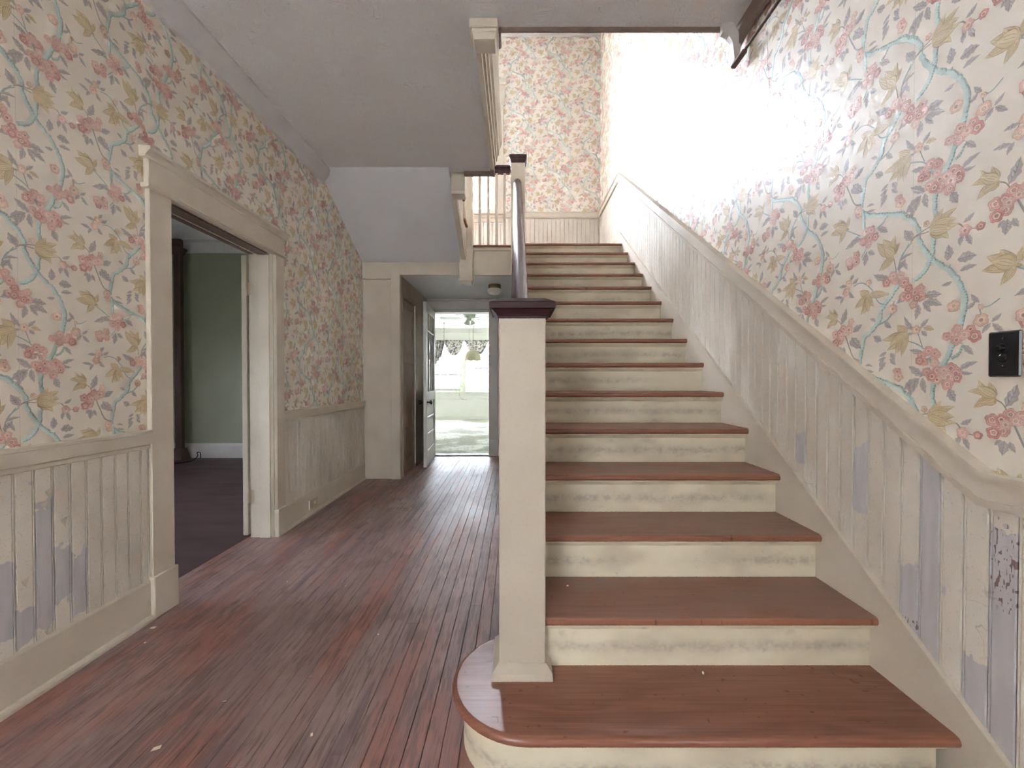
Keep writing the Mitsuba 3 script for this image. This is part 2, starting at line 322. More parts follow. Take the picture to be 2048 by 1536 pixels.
# side room
struct('wall_side_room', box(-6.2, -1.93, 6.13, 6.3, 0, 3.2), 'm_green_wall', 'dim green wall of the side room')
struct('wall_side_room_1', prism(hole(sbox(.2, 0, 6.3, 3.2), (1.5, .7, 2.35, 2.1)), 'x', -6.2, -6.05), 'm_green_wall')
struct('wall_side_room_2', box(-6.2, -1.93, .2, .35, 0, 3.2), 'm_green_wall')
struct('ceiling_side_room', box(-6.2, -1.93, .2, 6.3, 3.19, 3.25), 'm_cool_ceiling')
for i in range(60):
    obj('board', box(-6.05, -1.93, 2.6 + i * .0595, 2.6 + i * .0595 + .054, 3.178, 3.19, .003), 'm_cool_ceiling', 'ceiling_side_room')
struct('trim_side_cornice', prism([(6.13, 3.19), (6.03, 3.19), (6.03, 3.165), (6.06, 3.15), (6.10, 3.06), (6.115, 3.02), (6.13, 3.01)], 'x', -6.05, -1.93), 'm_crown')
struct('baseboard_side_room', prism([(6.13, 0), (6.105, 0), (6.105, .17), (6.112, .185), (6.118, .215), (6.13, .215)], 'x', -6.05, -1.93), 'm_trim_cool')
# sunroom
SW1, SW2 = (-2.50, .82, -1.535, 2.25), (-1.434, .82, -.47, 2.25)
struct('wall_sunroom', prism(hole(sbox(-3.4, 0, 1.4, 2.7), SW1, SW2), 'y', 11.92, 12.05), 'm_sun_wall', 'pale yellow green back wall of the sunroom')
struct('wall_sunroom_1', prism(sbox(6.42, 0, 12.05, 2.7), 'x', -3.4, -3.27), 'm_sun_wall')
struct('wall_sunroom_2', box(1.27, 1.4, 6.42, 12.05, 0, 2.7), 'm_sun_wall')
struct('wall_sunroom_3', prism(hole(sbox(-3.4, 0, 1.4, 2.68), (BD[0] - .02, -1, BD[1] + .02, BD[2] + .02)), 'y', 6.42, 6.45), 'm_sun_wall')
struct('ceiling_sunroom', box(-3.4, 1.4, 6.42, 12.05, 2.63, 2.72), 'm_sun_ceiling')
struct('trim_sunroom_picture_rail', join(box(-3.27, 1.27, 11.895, 11.92, 2.50, 2.53, .004), box(-3.27, 1.27, 11.90, 11.92, .60, .63, .004)), 'm_sun_wall')
struct('baseboard_sunroom', box(-3.27, 1.27, 11.90, 11.92, .0, .10, .004), 'm_sun_wall')

# ------------------------------------------------------------------ windows
def window(u0, u1, z0, z1, axis, plane, inner, bsdf='m_trim', meeting=None, cols=1, casing=True, sash_bsdf=None, rail_bsdf=None):
    """inner = -1: the room lies towards smaller depth"""
    s = inner; sb = sash_bsdf or bsdf
    def put(*bs):
        ms = []
        for (a, b, d0, d1, c, e, ch) in bs:
            d0, d1 = sorted((plane + s * d0, plane + s * d1))
            ms.append(box(a, b, d0, d1, c, e, ch) if axis == 'y' else box(d0, d1, a, b, c, e, ch))
        return join(*ms)
    n = 1
    while f'window_{n}' in scene: n += 1
    key = struct(f'window_{n}', put((u0, u0 + .02, -.13, 0, z0, z1, 0), (u1 - .02, u1, -.13, 0, z0, z1, 0), (u0, u1, -.13, 0, z1 - .02, z1, 0), (u0, u1, -.13, 0, z0, z0 + .02, 0)), bsdf)
    mz = meeting or (z0 + z1) / 2
    for k, (a, b, dep) in enumerate(((z0 + .02, mz + .018, -.05), (mz - .018, z1 - .02, -.085))):
        w = .045
        sk = obj('sash', put((u0 + .02, u0 + .02 + w, dep - .03, dep, a, b, .003), (u1 - .02 - w, u1 - .02, dep - .03, dep, a, b, .003), (u0 + .02, u1 - .02, dep - .03, dep, a, a + (.06 if k == 0 else .036), .003), (u0 + .02, u1 - .02, dep - .03, dep, b - (.036 if k == 0 else .05), b, .003)), sb, key)
        pd = plane + s * (dep - .015); g = [(u0 + .05, a + .03), (u1 - .05, a + .03), (u1 - .05, b - .03), (u0 + .05, b - .03)]
        v = [(q[0], pd, q[1]) if axis == 'y' else (pd, q[0], q[1]) for q in g]
        obj('pane', tm(v, [[0, 1, 2], [0, 2, 3]]), 'm_glass', sk)
    if casing:
        obj('casing', put((u0 - .125, u0 + .005, 0, .022, z0 - .02, z1, .003), (u1 - .005, u1 + .125, 0, .022, z0 - .02, z1, .003), (u0 - .15, u1 + .15, 0, .026, z1, z1 + .27, .003), (u0 - .18, u1 + .18, 0, .06, z1 + .27, z1 + .35, .015), (u0 - .145, u1 + .145, 0, .034, z1 - .006, z1 + .012, .005)), bsdf, key)
        obj('sill', put((u0 - .15, u1 + .15, -.02, .06, z0 - .03, z0, .006), (u0 - .12, u1 + .12, 0, .02, z0 - .13, z0 - .03, .003)), bsdf, key)
    return key
def sheer(x0, x1, z0, z1, y):
    xs = np.linspace(x0, x1, int((x1 - x0) / .012)); v = [(x, y + .012 * math.sin(x * 95), z) for z in (z0, z1) for x in xs]; n = len(xs)
    return tm(v, [q for i in range(n - 1) for q in ([i, i + 1, n + i + 1], [i, n + i + 1, n + i])])
window(W1[0], W1[2], W1[1], W1[3], 'y', YB, -1)
window(SW1[0], SW1[2], SW1[1], SW1[3], 'y', 11.92, -1, 'm_sun_wall', 1.30, casing=False, sash_bsdf='m_trim_cool')
window(SW2[0], SW2[2], SW2[1], SW2[3], 'y', 11.92, -1, 'm_sun_wall', 1.49, casing=False)
struct('trim_sunroom_sill', join(box(-2.62, -.35, 11.87, 11.93, .785, .82, .006), box(-2.60, -.37, 11.90, 11.92, .70, .785, .003), box(-1.545, -1.424, 11.895, 11.925, .82, 2.25, .003), box(-2.62, -2.49, 11.895, 11.92, .82, 2.30, .003), box(-2.62, -.35, 11.895, 11.92, 2.24, 2.36, .003)), 'm_sun_wall')
window(1.5, 2.35, .7, 2.1, 'x', -6.05, 1, 'm_trim_cool')
key = window(FW1[0], FW1[2], FW1[1], FW1[3], 'y', YF, 1, casing=False)
obj('sheer_curtain', sheer(FW1[0] - .03, FW1[2] + .03, FW1[1] - .04, FW1[3] + .05, YF + .06), 'm_sheer', key, smooth=True)
key = window(WR[0], WR[2], WR[1], WR[3], 'x', XR, -1, casing=False)
sc_ = sheer(WR[0] - .03, WR[2] + .03, WR[1] - .04, WR[3] + .05, 0); sc_.vertices = np.c_[XR - .06 + sc_.vertices[:, 1], sc_.vertices[:, 0], sc_.vertices[:, 2]]
obj('sheer_curtain', sc_, 'm_sheer', key, smooth=True)
# front door behind the camera: glazed, with a transom over it
fd = struct('door_4', join(box(-.46, -.40, -2.33, -2.2, 0, 2.62), box(.40, .46, -2.33, -2.2, 0, 2.62), box(-.4, .4, -2.33, -2.2, 2.56, 2.62), box(-.4, .4, -2.30, -2.26, 2.06, 2.56)), 'm_trim')
obj('leaf', join(box(-.40, -.29, -2.30, -2.26, .01, 2.05, .004), box(.29, .40, -2.30, -2.26, .01, 2.05, .004), box(-.29, .29, -2.30, -2.26, .01, .20, .004), box(-.29, .29, -2.30, -2.26, 1.92, 2.05, .004), box(-.29, .29, -2.29, -2.27, .2, 1.92)), 'm_trim', fd)
struct('roof_porch', box(-4.5, 4.5, -4.1, -2.35, 2.75, 2.9), 'm_plaster')
struct('floor_porch', box(-4.5, 4.5, -5.2, -2.35, -.2, -.05), 'm_floor_dark')
struct('roof_eaves', join(box(-4.3, 1.8, 12.05, 13.6, 2.62, 2.74), box(-4.6, -3.4, 6.5, 13.6, 2.62, 2.74)), 'm_plaster')

# ------------------------------------------------------------------ trim of the hall
struct('trim_1', prism([(-1.764, 3.05), (-1.668, 3.05), (-1.668, 3.035), (-1.675, 3.028), (-1.690, 3.018), (-1.722, 2.972), (-1.738, 2.955), (-1.742, 2.945), (-1.764, 2.94)], 'y', -2.2, 3.80), 'm_crown', 'white crown moulding along the left wall', smooth=25)
struct('trim_2', prism([(-1.764, 3.05), (-1.66, 3.05), (-1.66, 3.03), (-1.764, 2.92)], 'y', -2.2, -2.19), 'm_crown')
RAILP = [(0, .82), (.010, .82), (.018, .826), (.018, .838), (.014, .842), (.024, .846), (.026, .895), (.030, .897), (.030, .909), (.024, .913), (0, .913)]
def rail(y0, y1, z=0.0): return prism([(XL + a, b + z) for a, b in RAILP], 'y', y0, y1)
struct('trim_3', rail(-2.2, 1.985), 'm_trim', 'cream chair rail on the left wall in front of the doorway')
struct('trim_4', rail(3.125, 4.80), 'm_trim', 'cream chair rail on the left wall beyond the doorway')
BASEP = [(0, 0), (.034, 0), (.034, .012), (.028, .022), (.018, .026), (.018, .182), (.013, .192), (.006, .196), (0, .196)]
def base(y0, y1): return prism([(XL + a, b) for a, b in BASEP], 'y', y0, y1)
struct('baseboard_left', base(-2.2, 1.985), 'm_trim', 'cream baseboard on the left in front of the doorway')
struct('baseboard_left_1', base(3.125, 4.80), 'm_trim', 'cream baseboard on the left beyond the doorway')
# beaded boards, one by one
def plank_poly(a, b, t=.012):
    return [(0, a + .0014), (t - .004, a + .0014), (t, a + .0030), (t, b - .0115), (t - .004, b - .0103), (t - .004, b - .0088), (t - .0004, b - .0077), (t - .0004, b - .0038), (t - .004, b - .0020), (t - .004, b - .0014), (0, b - .0014)]
def planks(wall, a0, a1, anchor, pitch, fn):
    i = math.ceil((a0 - anchor) / pitch - .4)
    while anchor + i * pitch < a1 - .01:
        a, b = max(anchor + i * pitch, a0), min(anchor + (i + 1) * pitch, a1)
        if b - a > .016: obj('plank', fn(a, b), 'm_wains', wall)
        i += 1
lp = lambda a, b: prism([(XL + d, y) for d, y in plank_poly(a, b)], 'z', .17, .84)
planks('wall_left', -.6, 1.98, LS, PW, lp)
planks('wall_left', 3.128, 4.79, LS + 1.70, PW, lp)
def rail_z(y): return .87 if y < 1.07 else (.87 + (y - 1.07) * .70 if y < 4.86 else 3.52)
def skirt_z(y): return .12 if y < .9 else (.205 + (y - 1.012) * .694 - .05 if y < 4.83 else 2.80)
def rp(a, b):
    m = (a + b) / 2
    return prism([(XR - d, y) for d, y in plank_poly(a, b)], 'z', skirt_z(a), rail_z(m))
planks('wall_right', -.6, 6.03, RS, RW, rp)
planks('wall_landing', -1.75, 1.21, -1.75, RW, lambda a, b: prism([(x, YB - d) for d, x in plank_poly(a, b)], 'z', 2.80, 3.50))
obj('lath', prism(hole(sbox(-.6, .15, 4.79, .84), (1.98, 0, 3.128, 2)), 'x', XL + .0008, XL + .0016), 'm_groove', 'wall_left')
obj('lath', prism(Polygon([(-.6, .12), (.9, .12), (4.83, 2.80), (6.03, 2.80), (6.03, 3.50), (4.88, 3.50), (1.07, .86), (-.6, .86)]), 'x', XR - .0016, XR - .0008), 'm_groove', 'wall_right')
obj('lath', box(-1.75, 1.22, YB - .0016, YB - .0008, 2.8, 3.5), 'm_trim', 'wall_landing')
def flake(y, z, s, k):
    v = [(XL + .0125, y, z), (XL + .013, y + s * .8, z + s * .3), (XL + .013, y + s * .5, z - s * .9), (XL + .030, y + s * .15, z - s * .8), (XL + .021, y - s * .05, z - s * .3)]
    return tm(v, [[0, 2, 1], [0, 4, 2], [4, 3, 2], [0, 1, 2]])
for k, (y, z, s) in enumerate([(1.538, .735, .034), (1.526, .69, .026), (1.590, .61, .034), (1.462, .434, .03), (1.635, .258, .02), (1.53, .215, .02)]):
    obj('paint_flake', flake(y, z, s, k), 'm_trim', 'wall_left')
# right: slanted chair rail, skirt board and baseboards
def band(top, bot, x0, x1): return prism(Polygon(top + bot[::-1]), 'x', x0, x1)
R1 = [(-2.2, .912), (1.055, .912), (4.880, 3.576), (YB, 3.576)]; R2 = [(-2.2, .842), (1.072, .842), (4.905, 3.498), (YB, 3.498)]
def off(line, dz, dy=0): return [(y + (dy if 0 < i < len(line) - 1 else 0), z + dz) for i, (y, z) in enumerate(line)]
rail_r = join(band(off(R1, -.012), R2, XR - .026, XR), band(R1, off(R1, -.013), XR - .040, XR), band(off(R1, -.012), off(R1, -.021), XR - .033, XR), band(off(R2, .004), off(R2, -.016), XR - .033, XR))
struct('trim_5', rail_r, 'm_trim', 'cream chair rail climbing the right wall beside the stairs')
struct('trim_6', join(box(-1.764, 1.2, YB - .030, YB, 3.498, 3.564, .002), box(-1.764, 1.2, YB - .036, YB, 3.562, 3.576, .003), box(-1.764, 1.2, YB - .024, YB, 3.482, 3.50, .003)), 'm_trim', 'cream chair rail on the landing back wall')
struct('baseboard_right', box(XR - .018, XR, -2.2, .80, 0, .16, .004), 'm_trim')
struct('baseboard_landing', join(box(-1.764, 1.2, YB - .018, YB, 2.70, 2.86, .004), box(XR - .018, XR, 4.85, YB, 2.70, 2.86, .004)), 'm_trim')
struct('trim_7', box(-1.764, 1.225, YB - .05, YB, 6.085, 6.15, .01), 'm_crown')
# doorway on the left: jambs, casing, hinges, and the leaf swung into the side room
CX0 = XL
d1 = struct('door_1', join(box(-1.935, CX0 + .001, DY0 - .022, DY0, 0, DZ + .02), box(-1.935, CX0 + .001, DY1, DY1 + .022, 0, DZ + .02), box(-1.935, CX0 + .001, DY0 - .02, DY1 + .02, DZ, DZ + .022)), 'm_trim', 'doorway to the dark side room')
obj('stop', join(box(-1.86, -1.785, DY0, DY0 + .012, 0, DZ, .002), box(-1.86, -1.785, DY1 - .012, DY1, 0, DZ, .002)), 'm_trim', d1)
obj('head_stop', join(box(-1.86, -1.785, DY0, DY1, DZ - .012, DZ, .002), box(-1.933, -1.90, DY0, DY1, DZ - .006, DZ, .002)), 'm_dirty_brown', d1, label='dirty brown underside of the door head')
cw = .130
obj('casing', box(CX0, CX0 + .024, DY0 - cw - .006, DY0 - .006, .19, DZ, .003), 'm_trim', d1)
obj('casing', box(CX0, CX0 + .024, DY1 + .006, DY1 + .112, .19, DZ, .003), 'm_trim', d1)
obj('plinth_block', box(CX0, CX0 + .036, DY0 - cw - .012, DY0 + .002, 0, .205, .004), 'm_trim', d1)
obj('plinth_block', box(CX0, CX0 + .036, DY1 - .002, DY1 + .118, 0, .205, .004), 'm_trim', d1)
obj('head_casing', box(CX0, CX0 + .026, DY0 - cw - .012, DY1 + .118, DZ + .008, 2.205, .003), 'm_trim', d1)
obj('head_bead', prism([(CX0, DZ - .006), (CX0 + .032, DZ - .006), (CX0 + .040, DZ + .002), (CX0 + .040, DZ + .006), (CX0 + .032, DZ + .014), (CX0, DZ + .014)], 'y', DY0 - cw - .026, DY1 + .13), 'm_trim', d1)
obj('head_cap', prism([(CX0, 2.200), (CX0 + .030, 2.200), (CX0 + .033, 2.209), (CX0 + .046, 2.225), (CX0 + .056, 2.232), (CX0 + .056, 2.248), (CX0, 2.252)], 'y', DY0 - cw - .034, DY1 + .140), 'm_trim', d1)
lf = obj('leaf', box(-1.995, -1.957, DY1 + .006, DY1 + .86, .012, DZ - .01, .003), 'm_trim', d1, label='edge of the open cream door')
for z in (1.81, .30):
    ms = [lathe([(0, z - .05), (.006, z - .05), (.0085, z - .045), (.0085, z + .045), (.006, z + .05), (.004, z + .058), (0, z + .06)], (-1.949, DY1 - .005, 0), 10), box(-1.944, -1.905, DY1 - .002, DY1 + .001, z - .045, z + .045, .001)]
    obj('hinge', join(*ms), 'm_hinge', d1)
# back door: jambs, casing, glazed leaf swung towards the hall
d2 = struct('door_2', join(box(BD[0] - .02, BD[0], 6.26, 6.44, 0, BD[2] + .02), box(BD[1], BD[1] + .02, 6.26, 6.44, 0, BD[2] + .02), box(BD[0], BD[1], 6.26, 6.44, BD[2], BD[2] + .02)), 'm_trim_cool', 'doorway to the bright back room')
obj('casing', box(BD[0] - .07, BD[0] - .006, 6.252, 6.28, 0, BD[2], .003), 'm_trim_cool', d2)
obj('casing', box(BD[1] + .006, BD[1] + .135, 6.252, 6.28, .2, BD[2], .003), 'm_trim_cool', d2)
obj('plinth_block', box(BD[1] + .002, BD[1] + .14, 6.244, 6.28, 0, .25, .004), 'm_trim_cool', d2)
obj('head_casing', box(BD[0] - .07, -.002, 6.254, 6.28, BD[2] + .04, 2.335, .003), 'm_trim_cool', d2)
obj('head_bead', box(BD[0] - .07, -.002, 6.244, 6.28, BD[2] + .012, BD[2] + .04, .006), 'm_trim_cool', d2)
obj('head_cap', box(BD[0] - .07, -.002, 6.232, 6.28, 2.335, 2.368, .008), 'm_trim_cool', d2)
# leaf in its own frame: x along the width from the hinge, y thickness, z up
LW, LT, LH = .885, .040, 2.155
P0, P1 = np.array([-1.250, 6.262]), np.array([-1.196, 5.385])
ang = math.atan2(P1[1] - P0[1], P1[0] - P0[0])
def onleaf(m): return move(m, (P0[0], P0[1], .012), rz=ang)
gx = [.115, .335, .555, .775]; zs = (.98, 1.80, 2.04)
fr = [box(0, .115, 0, LT, 0, LH, .003), box(.775, LW, 0, LT, 0, LH, .003), box(.115, .775, 0, LT, 2.04, LH, .003), box(.115, .775, 0, LT, .86, .98, .003), box(.115, .775, 0, LT, 0, .20, .003)]
leaf = obj('leaf', onleaf(join(*fr)), 'm_white_door', d2, label='white glazed door leaf standing open')
obj('muntin', onleaf(join(*[box(x - .010, x + .010, .006, LT - .006, .97, 2.05, .004) for x in (.335, .555)], box(.11, .78, .006, LT - .006, 1.79, 1.812, .004))), 'm_white_door', leaf)
obj('glass', onleaf(tm([(.11, LT / 2, .97), (.78, LT / 2, .97), (.78, LT / 2, 2.05), (.11, LT / 2, 2.05)], [[0, 1, 2], [0, 2, 3]])), 'm_glass', leaf)
for a, b in ((.20, .40), (.42, .62), (.64, .86)):
    obj('panel', onleaf(join(box(.115, .775, .012, LT - .012, a, b), box(.115, .775, .004, LT - .004, b - .004, b + .024, .004))), 'm_white_door', leaf)
knob = [(0, 0), (.016, 0), (.018, .004), (.009, .008), (.009, .030), (.018, .036), (.027, .046), (.028, .056), (.022, .066), (0, .070)]
for s in (1, -1):
    k0 = move(lathe(knob, n=16), rx=-s * PI / 2)
    obj('knob', onleaf(move(k0, (LW - .055, LT if s > 0 else 0, .845))), 'm_iron', leaf, smooth=40, label='black door knob')
# closet door in the passage
d3 = struct('door_3', join(box(-1.345, -1.318, 4.875, 4.915, 0, 2.14, .003), box(-1.345, -1.318, 5.475, 5.515, 0, 2.14, .003), box(-1.345, -1.318, 4.875, 5.515, 2.12, 2.17, .003)), 'm_brown_door', 'brownish closet door at the left of the passage')
cl = obj('leaf', join(box(-1.365, -1.333, 4.918, 4.985, .01, 2.115, .002), box(-1.365, -1.333, 5.405, 5.472, .01, 2.115, .002), *[box(-1.365, -1.333, 4.985, 5.405, a, b, .002) for a, b in ((.01, .17), (.50, .56), (1.36, 1.46), (2.02, 2.115))]), 'm_brown_door', d3)
obj('panel', box(-1.362, -1.348, 4.97, 5.42, .1, 2.05), 'm_brown_door', cl)
for z in (1.94, 1.50, .42, .20, .06):
    obj('hinge', box(-1.334, -1.326, 4.908, 4.926, z - .04, z + .04, .002), 'm_outlet_white', d3)
obj('edge_strip', box(-1.333, -1.318, 5.472, 5.482, .05, 2.12, .002), 'm_outlet_white', d3, label='bright worn strip along the closet door edge')
# drop edge around the stairwell opening
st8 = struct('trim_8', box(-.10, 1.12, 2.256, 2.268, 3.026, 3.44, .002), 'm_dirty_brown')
prof = [(-.225, 3.05), (-.225, 3.022), (-.195, 3.016), (-.192, 3.05), (-.178, 3.052), (-.175, 3.09), (-.162, 3.095), (-.160, 3.14), (-.145, 3.15), (-.142, 3.20), (-.128, 3.225), (-.118, 3.26), (-.118, 3.285), (-.20, 3.29), (-.20, 3.42), (-.23, 3.42)]
struct('trim_9', prism(prof, 'y', 2.30, 3.72), 'm_trim', 'moulded cream edge of the upper hall floor at the stairwell')
struct('trim_10', join(prism([(-.225, 3.052), (-.225, 3.022), (-.195, 3.016), (-.19, 3.42), (-.215, 3.42)], 'y', 3.70, 3.84), box(-.47, -.19, 3.80, 3.845, 3.02, 3.42, .003)), 'm_dirty_brown')
# ------------------------------------------------------------------ the staircase
RISE, RUN, Y1, XS0, XS1 = .18, .2576, 1.107, -.03, 1.207
st = thing('staircase', 'straight flight of red brown wooden treads and cream risers with square newel posts', 'stairs')
def nosing(y, z, back, t=.030, n=6):
    a = np.linspace(-PI / 2, PI / 2, n)
    front = [(y + t / 2 - t / 2 * math.cos(q), z - t / 2 + t / 2 * math.sin(q)) for q in a]
    return [(back, z - t)] + front + [(back, z)]
for k in range(1, 16):
    y, z = Y1 + (k - 1) * RUN, k * RISE
    if k == 1:
        c, r = np.array([.035, 1.346]), .239
        a = np.linspace(-PI / 2, -PI * 1.5, 26)
        out = [(XS1, c[1] - r)] + [(c[0] + r * 1.0 * math.cos(q), c[1] + r * math.sin(q)) for q in a] + [(.30, c[1] + r), (.30, 1.44), (XS1, 1.44)]
        out = np.array(out[::-1]); n = len(out)
        rnd = Polygon(out)
        ms = []
        rings = []
        for q in np.linspace(-PI / 2, PI / 2, 7):
            o = .015 * (1 - math.cos(q)); pts = []
            for (px, py) in out:
                d = np.array([px - c[0], py - c[1]])
                if px <= c[0] + 1e-6: d = d / np.linalg.norm(d); pts.append((px - d[0] * o, py - d[1] * o))
                else: pts.append((px, py + (o if py < 1.2 else (-o if py > 1.5 else 0))))
            rings.append([(px, py, z - .015 + .015 * math.sin(q)) for px, py in pts])
        v = np.array(rings).reshape(-1, 3); f = []
        for i in range(6):
            for j in range(n):
                m2 = (j + 1) % n
                f += [[i * n + j, i * n + m2, (i + 1) * n + m2], [i * n + j, (i + 1) * n + m2, (i + 1) * n + j]]
        side = tm(v, f)
        inner = Polygon([(q[0], q[1]) for q in rings[-1]])
        cap = prism(inner, 'z', z - .0005, z); low = prism(Polygon([(q[0], q[1]) for q in rings[0]]), 'z', z - .030, z - .0295)
        obj('tread', join(side, cap, low), 'm_tread_first', st, smooth=35, label='glossy lowest tread with a rounded left end')
        rr = Polygon(out).buffer(-.036)
        obj('riser', join(prism(rr, 'z', 0, z - .03), prism(Polygon(out).buffer(-.022), 'z', z - .044, z - .03)), 'm_riser', st, smooth=30, label='cream lowest riser curving round at the left')
        continue
    x0 = .10 if k == 2 else XS0
    back = y + RUN + .037 if k < 15 else y + .155
    if k < 15:
        obj('tread', prism(nosing(y, z, back), 'x', x0, XS1), 'm_tread', st, smooth=35)
    else:
        obj('landing_nosing', prism(nosing(y, z, back), 'x', .095, XS1), 'm_tread', st, smooth=35)
    ry = y + .035
    sc = [(ry, z - .030), (y + .012, z - .030), (y + .014, z - .036), (y + .024, z - .044), (y + .030, z - .052), (ry, z - .054)]
    obj('riser', join(box(max(x0, .0), XS1 - .001, ry, ry + .02, z - RISE - .002, z - .0295), prism(sc, 'x', max(x0, .0), XS1 - .001)), 'm_riser', st)
# skirt board against the right wall
top = [(.72, .0), (1.012, .205), (4.826, 2.852), (4.86, 2.862), (4.86, 2.45)]
obj('skirt_board', prism(Polygon([(.72, 0), (4.826, 2.852), (4.86, 2.862), (4.86, 2.40), (1.45, 0)]), 'x', 1.204, XR - .002), 'm_trim', st, label='cream skirt board along the wall')
cap_l = [(.72, .0), (4.826, 2.852), (4.842, 2.845), (.745, -.0)]
obj('skirt_cap', prism(Polygon([(.700, 0), (4.820, 2.862), (4.86, 2.872), (4.86, 2.857), (4.828, 2.848), (.722, 0)]), 'x', 1.197, XR - .002), 'm_trim', st)
# lower newel post
nw = obj('newel_post', box(-.054, .098, 1.345, 1.497, .18, 1.352, .003), 'm_newel', st, label='square cream newel post at the foot of the stairs')
def frustum(x0, x1, y0, y1, za, zb, e0, e1):
    v = [(x0 - e, y0 - e, z) if i == 0 else ((x1 + e, y0 - e, z) if i == 1 else ((x1 + e, y1 + e, z) if i == 2 else (x0 - e, y1 + e, z))) for (e, z) in ((e0, za), (e1, zb)) for i in range(4)]
    return tm(v, [[0, 2, 1], [0, 3, 2], [4, 5, 6], [4, 6, 7], [0, 1, 5], [0, 5, 4], [1, 2, 6], [1, 6, 5], [2, 3, 7], [2, 7, 6], [3, 0, 4], [3, 4, 7]])
Nx = (-.054, .098, 1.345, 1.497)
obj('base_molding', join(frustum(*Nx, .18, .203, .023, .022), frustum(*Nx, .203, .226, .022, .002)), 'm_newel', nw)
cp = [frustum(*Nx, 1.350 + a, 1.350 + b, e0, e1) for a, b, e0, e1 in ((0, .006, .002, .003), (.006, .014, .003, .008), (.014, .022, .008, .018), (.022, .027, .018, .024))]
cp += [frustum(*Nx, 1.3785, 1.397, .029, .030), frustum(*Nx, 1.397, 1.400, .030, .027), frustum(*Nx, 1.400, 1.416, .027, -.004)]
obj('cap', join(*cp), 'm_cap', nw, label='dark stained moulded newel cap')
# upper newel at the landing edge
n2 = obj('newel_post', box(-.051, .107, 4.70, 4.855, 2.36, 3.635, .003), 'm_trim', st, label='cream newel post at the top of the stairs by the landing')
N2 = (-.051, .107, 4.70, 4.855)
obj('cap', join(frustum(*N2, 3.595, 3.62, .001, .008), frustum(*N2, 3.62, 3.646, .008, .015), frustum(*N2, 3.648, 3.679, .019, .020), frustum(*N2, 3.679, 3.697, .020, -.01)), 'm_rail', n2)
# handrail
hw = .0425
hp = [(-hw * .6, -.060), (hw * .6, -.060), (hw * .75, -.045), (hw * .98, -.036), (hw * 1.0, -.020), (hw * .86, -.012), (hw * .72, -.002), (hw * .40, .008), (0, .011), (-hw * .40, .008), (-hw * .72, -.002), (-hw * .86, -.012), (-hw * 1.0, -.020), (-hw * .98, -.036), (-hw * .75, -.045)]
def railline(y): return 3.405 - .6990 * (4.70 - y)
ys = np.linspace(1.49, 4.71, 2); v, f = [], []
for y in ys: v += [(.022 + a, y, railline(y) + b * 1.22) for a, b in hp]
n = len(hp)
for j in range(n): m2 = (j + 1) % n; f += [[j, m2, n + m2], [j, n + m2, n + j]]
f += [[0, j + 1, j] for j in range(1, n - 1)] + [[n, n + j, n + j + 1] for j in range(1, n - 1)]
obj('handrail', tm(v, f), 'm_rail', st, smooth=50, label='dark glossy handrail rising to the landing')
for i in range(24):
    y = 1.60 + i * .1288
    step = math.floor((y + .014 - Y1) / RUN) + 1
    obj('baluster', box(.0085, .0355, y - .0135, y + .0135, step * RISE, railline(y) - .055), 'm_trim', st)
# landing railing
lr = thing('landing_railing', 'short cream spindle railing with dark red top rail between the two landing posts', 'railing')
obj('top_rail', join(box(-.484, -.053, 4.755, 4.815, 3.566, 3.602, .010), box(-.484, -.053, 4.762, 4.808, 3.545, 3.566, .006), box(-.484, -.053, 4.752, 4.818, 3.512, 3.545, .010)), 'm_rail', lr)
for x in (-.409, -.311, -.216, -.124):
    obj('baluster', box(x - .0145, x + .0145, 4.770, 4.799, 2.70, 3.52, .002), 'm_trim', lr)
obj('nosing', prism(nosing(4.765, 2.70, 4.86), 'x', -.484, -.053), 'm_tread', lr, smooth=35)
obj('molding', prism([(4.80, 2.67), (4.778, 2.67), (4.785, 2.655), (4.795, 2.64), (4.80, 2.635)], 'x', -.484, -.053), 'm_trim', lr)
# upper flight
us = thing('upper_staircase', 'cream sided upper flight turning back from the landing to the floor above', 'stairs')
for k in range(1, 4):
    y, z = 4.66 - (k - 1) * .255, 2.70 + k * .18
    obj('tread', join(box(-1.76, -.56, y - .29, y, z - .028, z, .006), box(-.57, -.532, y - .20, y + .004, z - .028, z, .006)), 'm_tread', us)
    obj('riser', box(-1.76, -.57, y - .05, y - .03, z - .18, z - .028), 'm_riser', us)
obj('riser', box(-1.76, -.57, 3.86, 3.88, 3.24, 3.42), 'm_riser', us)
obj('stringer', prism([(4.72, 2.545), (3.985, 2.915), (3.985, 3.36), (4.14, 3.25), (4.39, 3.06), (4.645, 2.88), (4.72, 2.72)], 'x', -.60, -.556), 'm_trim', us)
obj('stringer_edge', prism([(4.715, 2.500), (3.985, 2.872), (3.985, 2.912), (4.72, 2.54)], 'x', -.612, -.560), 'm_trim', us)
n3 = obj('newel_post', join(box(-.634, -.486, 4.702, 4.85, 2.285, 3.74, .003), frustum(-.634, -.486, 4.702, 4.85, 2.272, 2.287, .004, .004), frustum(-.626, -.494, 4.71, 4.842, 2.245, 2.272, -.006, 0)), 'm_trim', us, label='cream post hanging below the landing edge')
n4 = obj('newel_drop', join(box(-.598, -.466, 3.852, 3.99, 2.896, 3.60, .003), frustum(-.598, -.466, 3.852, 3.99, 2.872, 2.896, -.006, -.001)), 'm_trim', us, label='square cream drop below the upper post')
rl = lambda y: 3.61 + (4.70 - y) * .70
obj('handrail', tm([(x, y, rl(y) + dz) for y in (4.70, 3.95) for x in (-.59, -.53) for dz in (-.06, 0)], CUBE_F), 'm_rail', us)
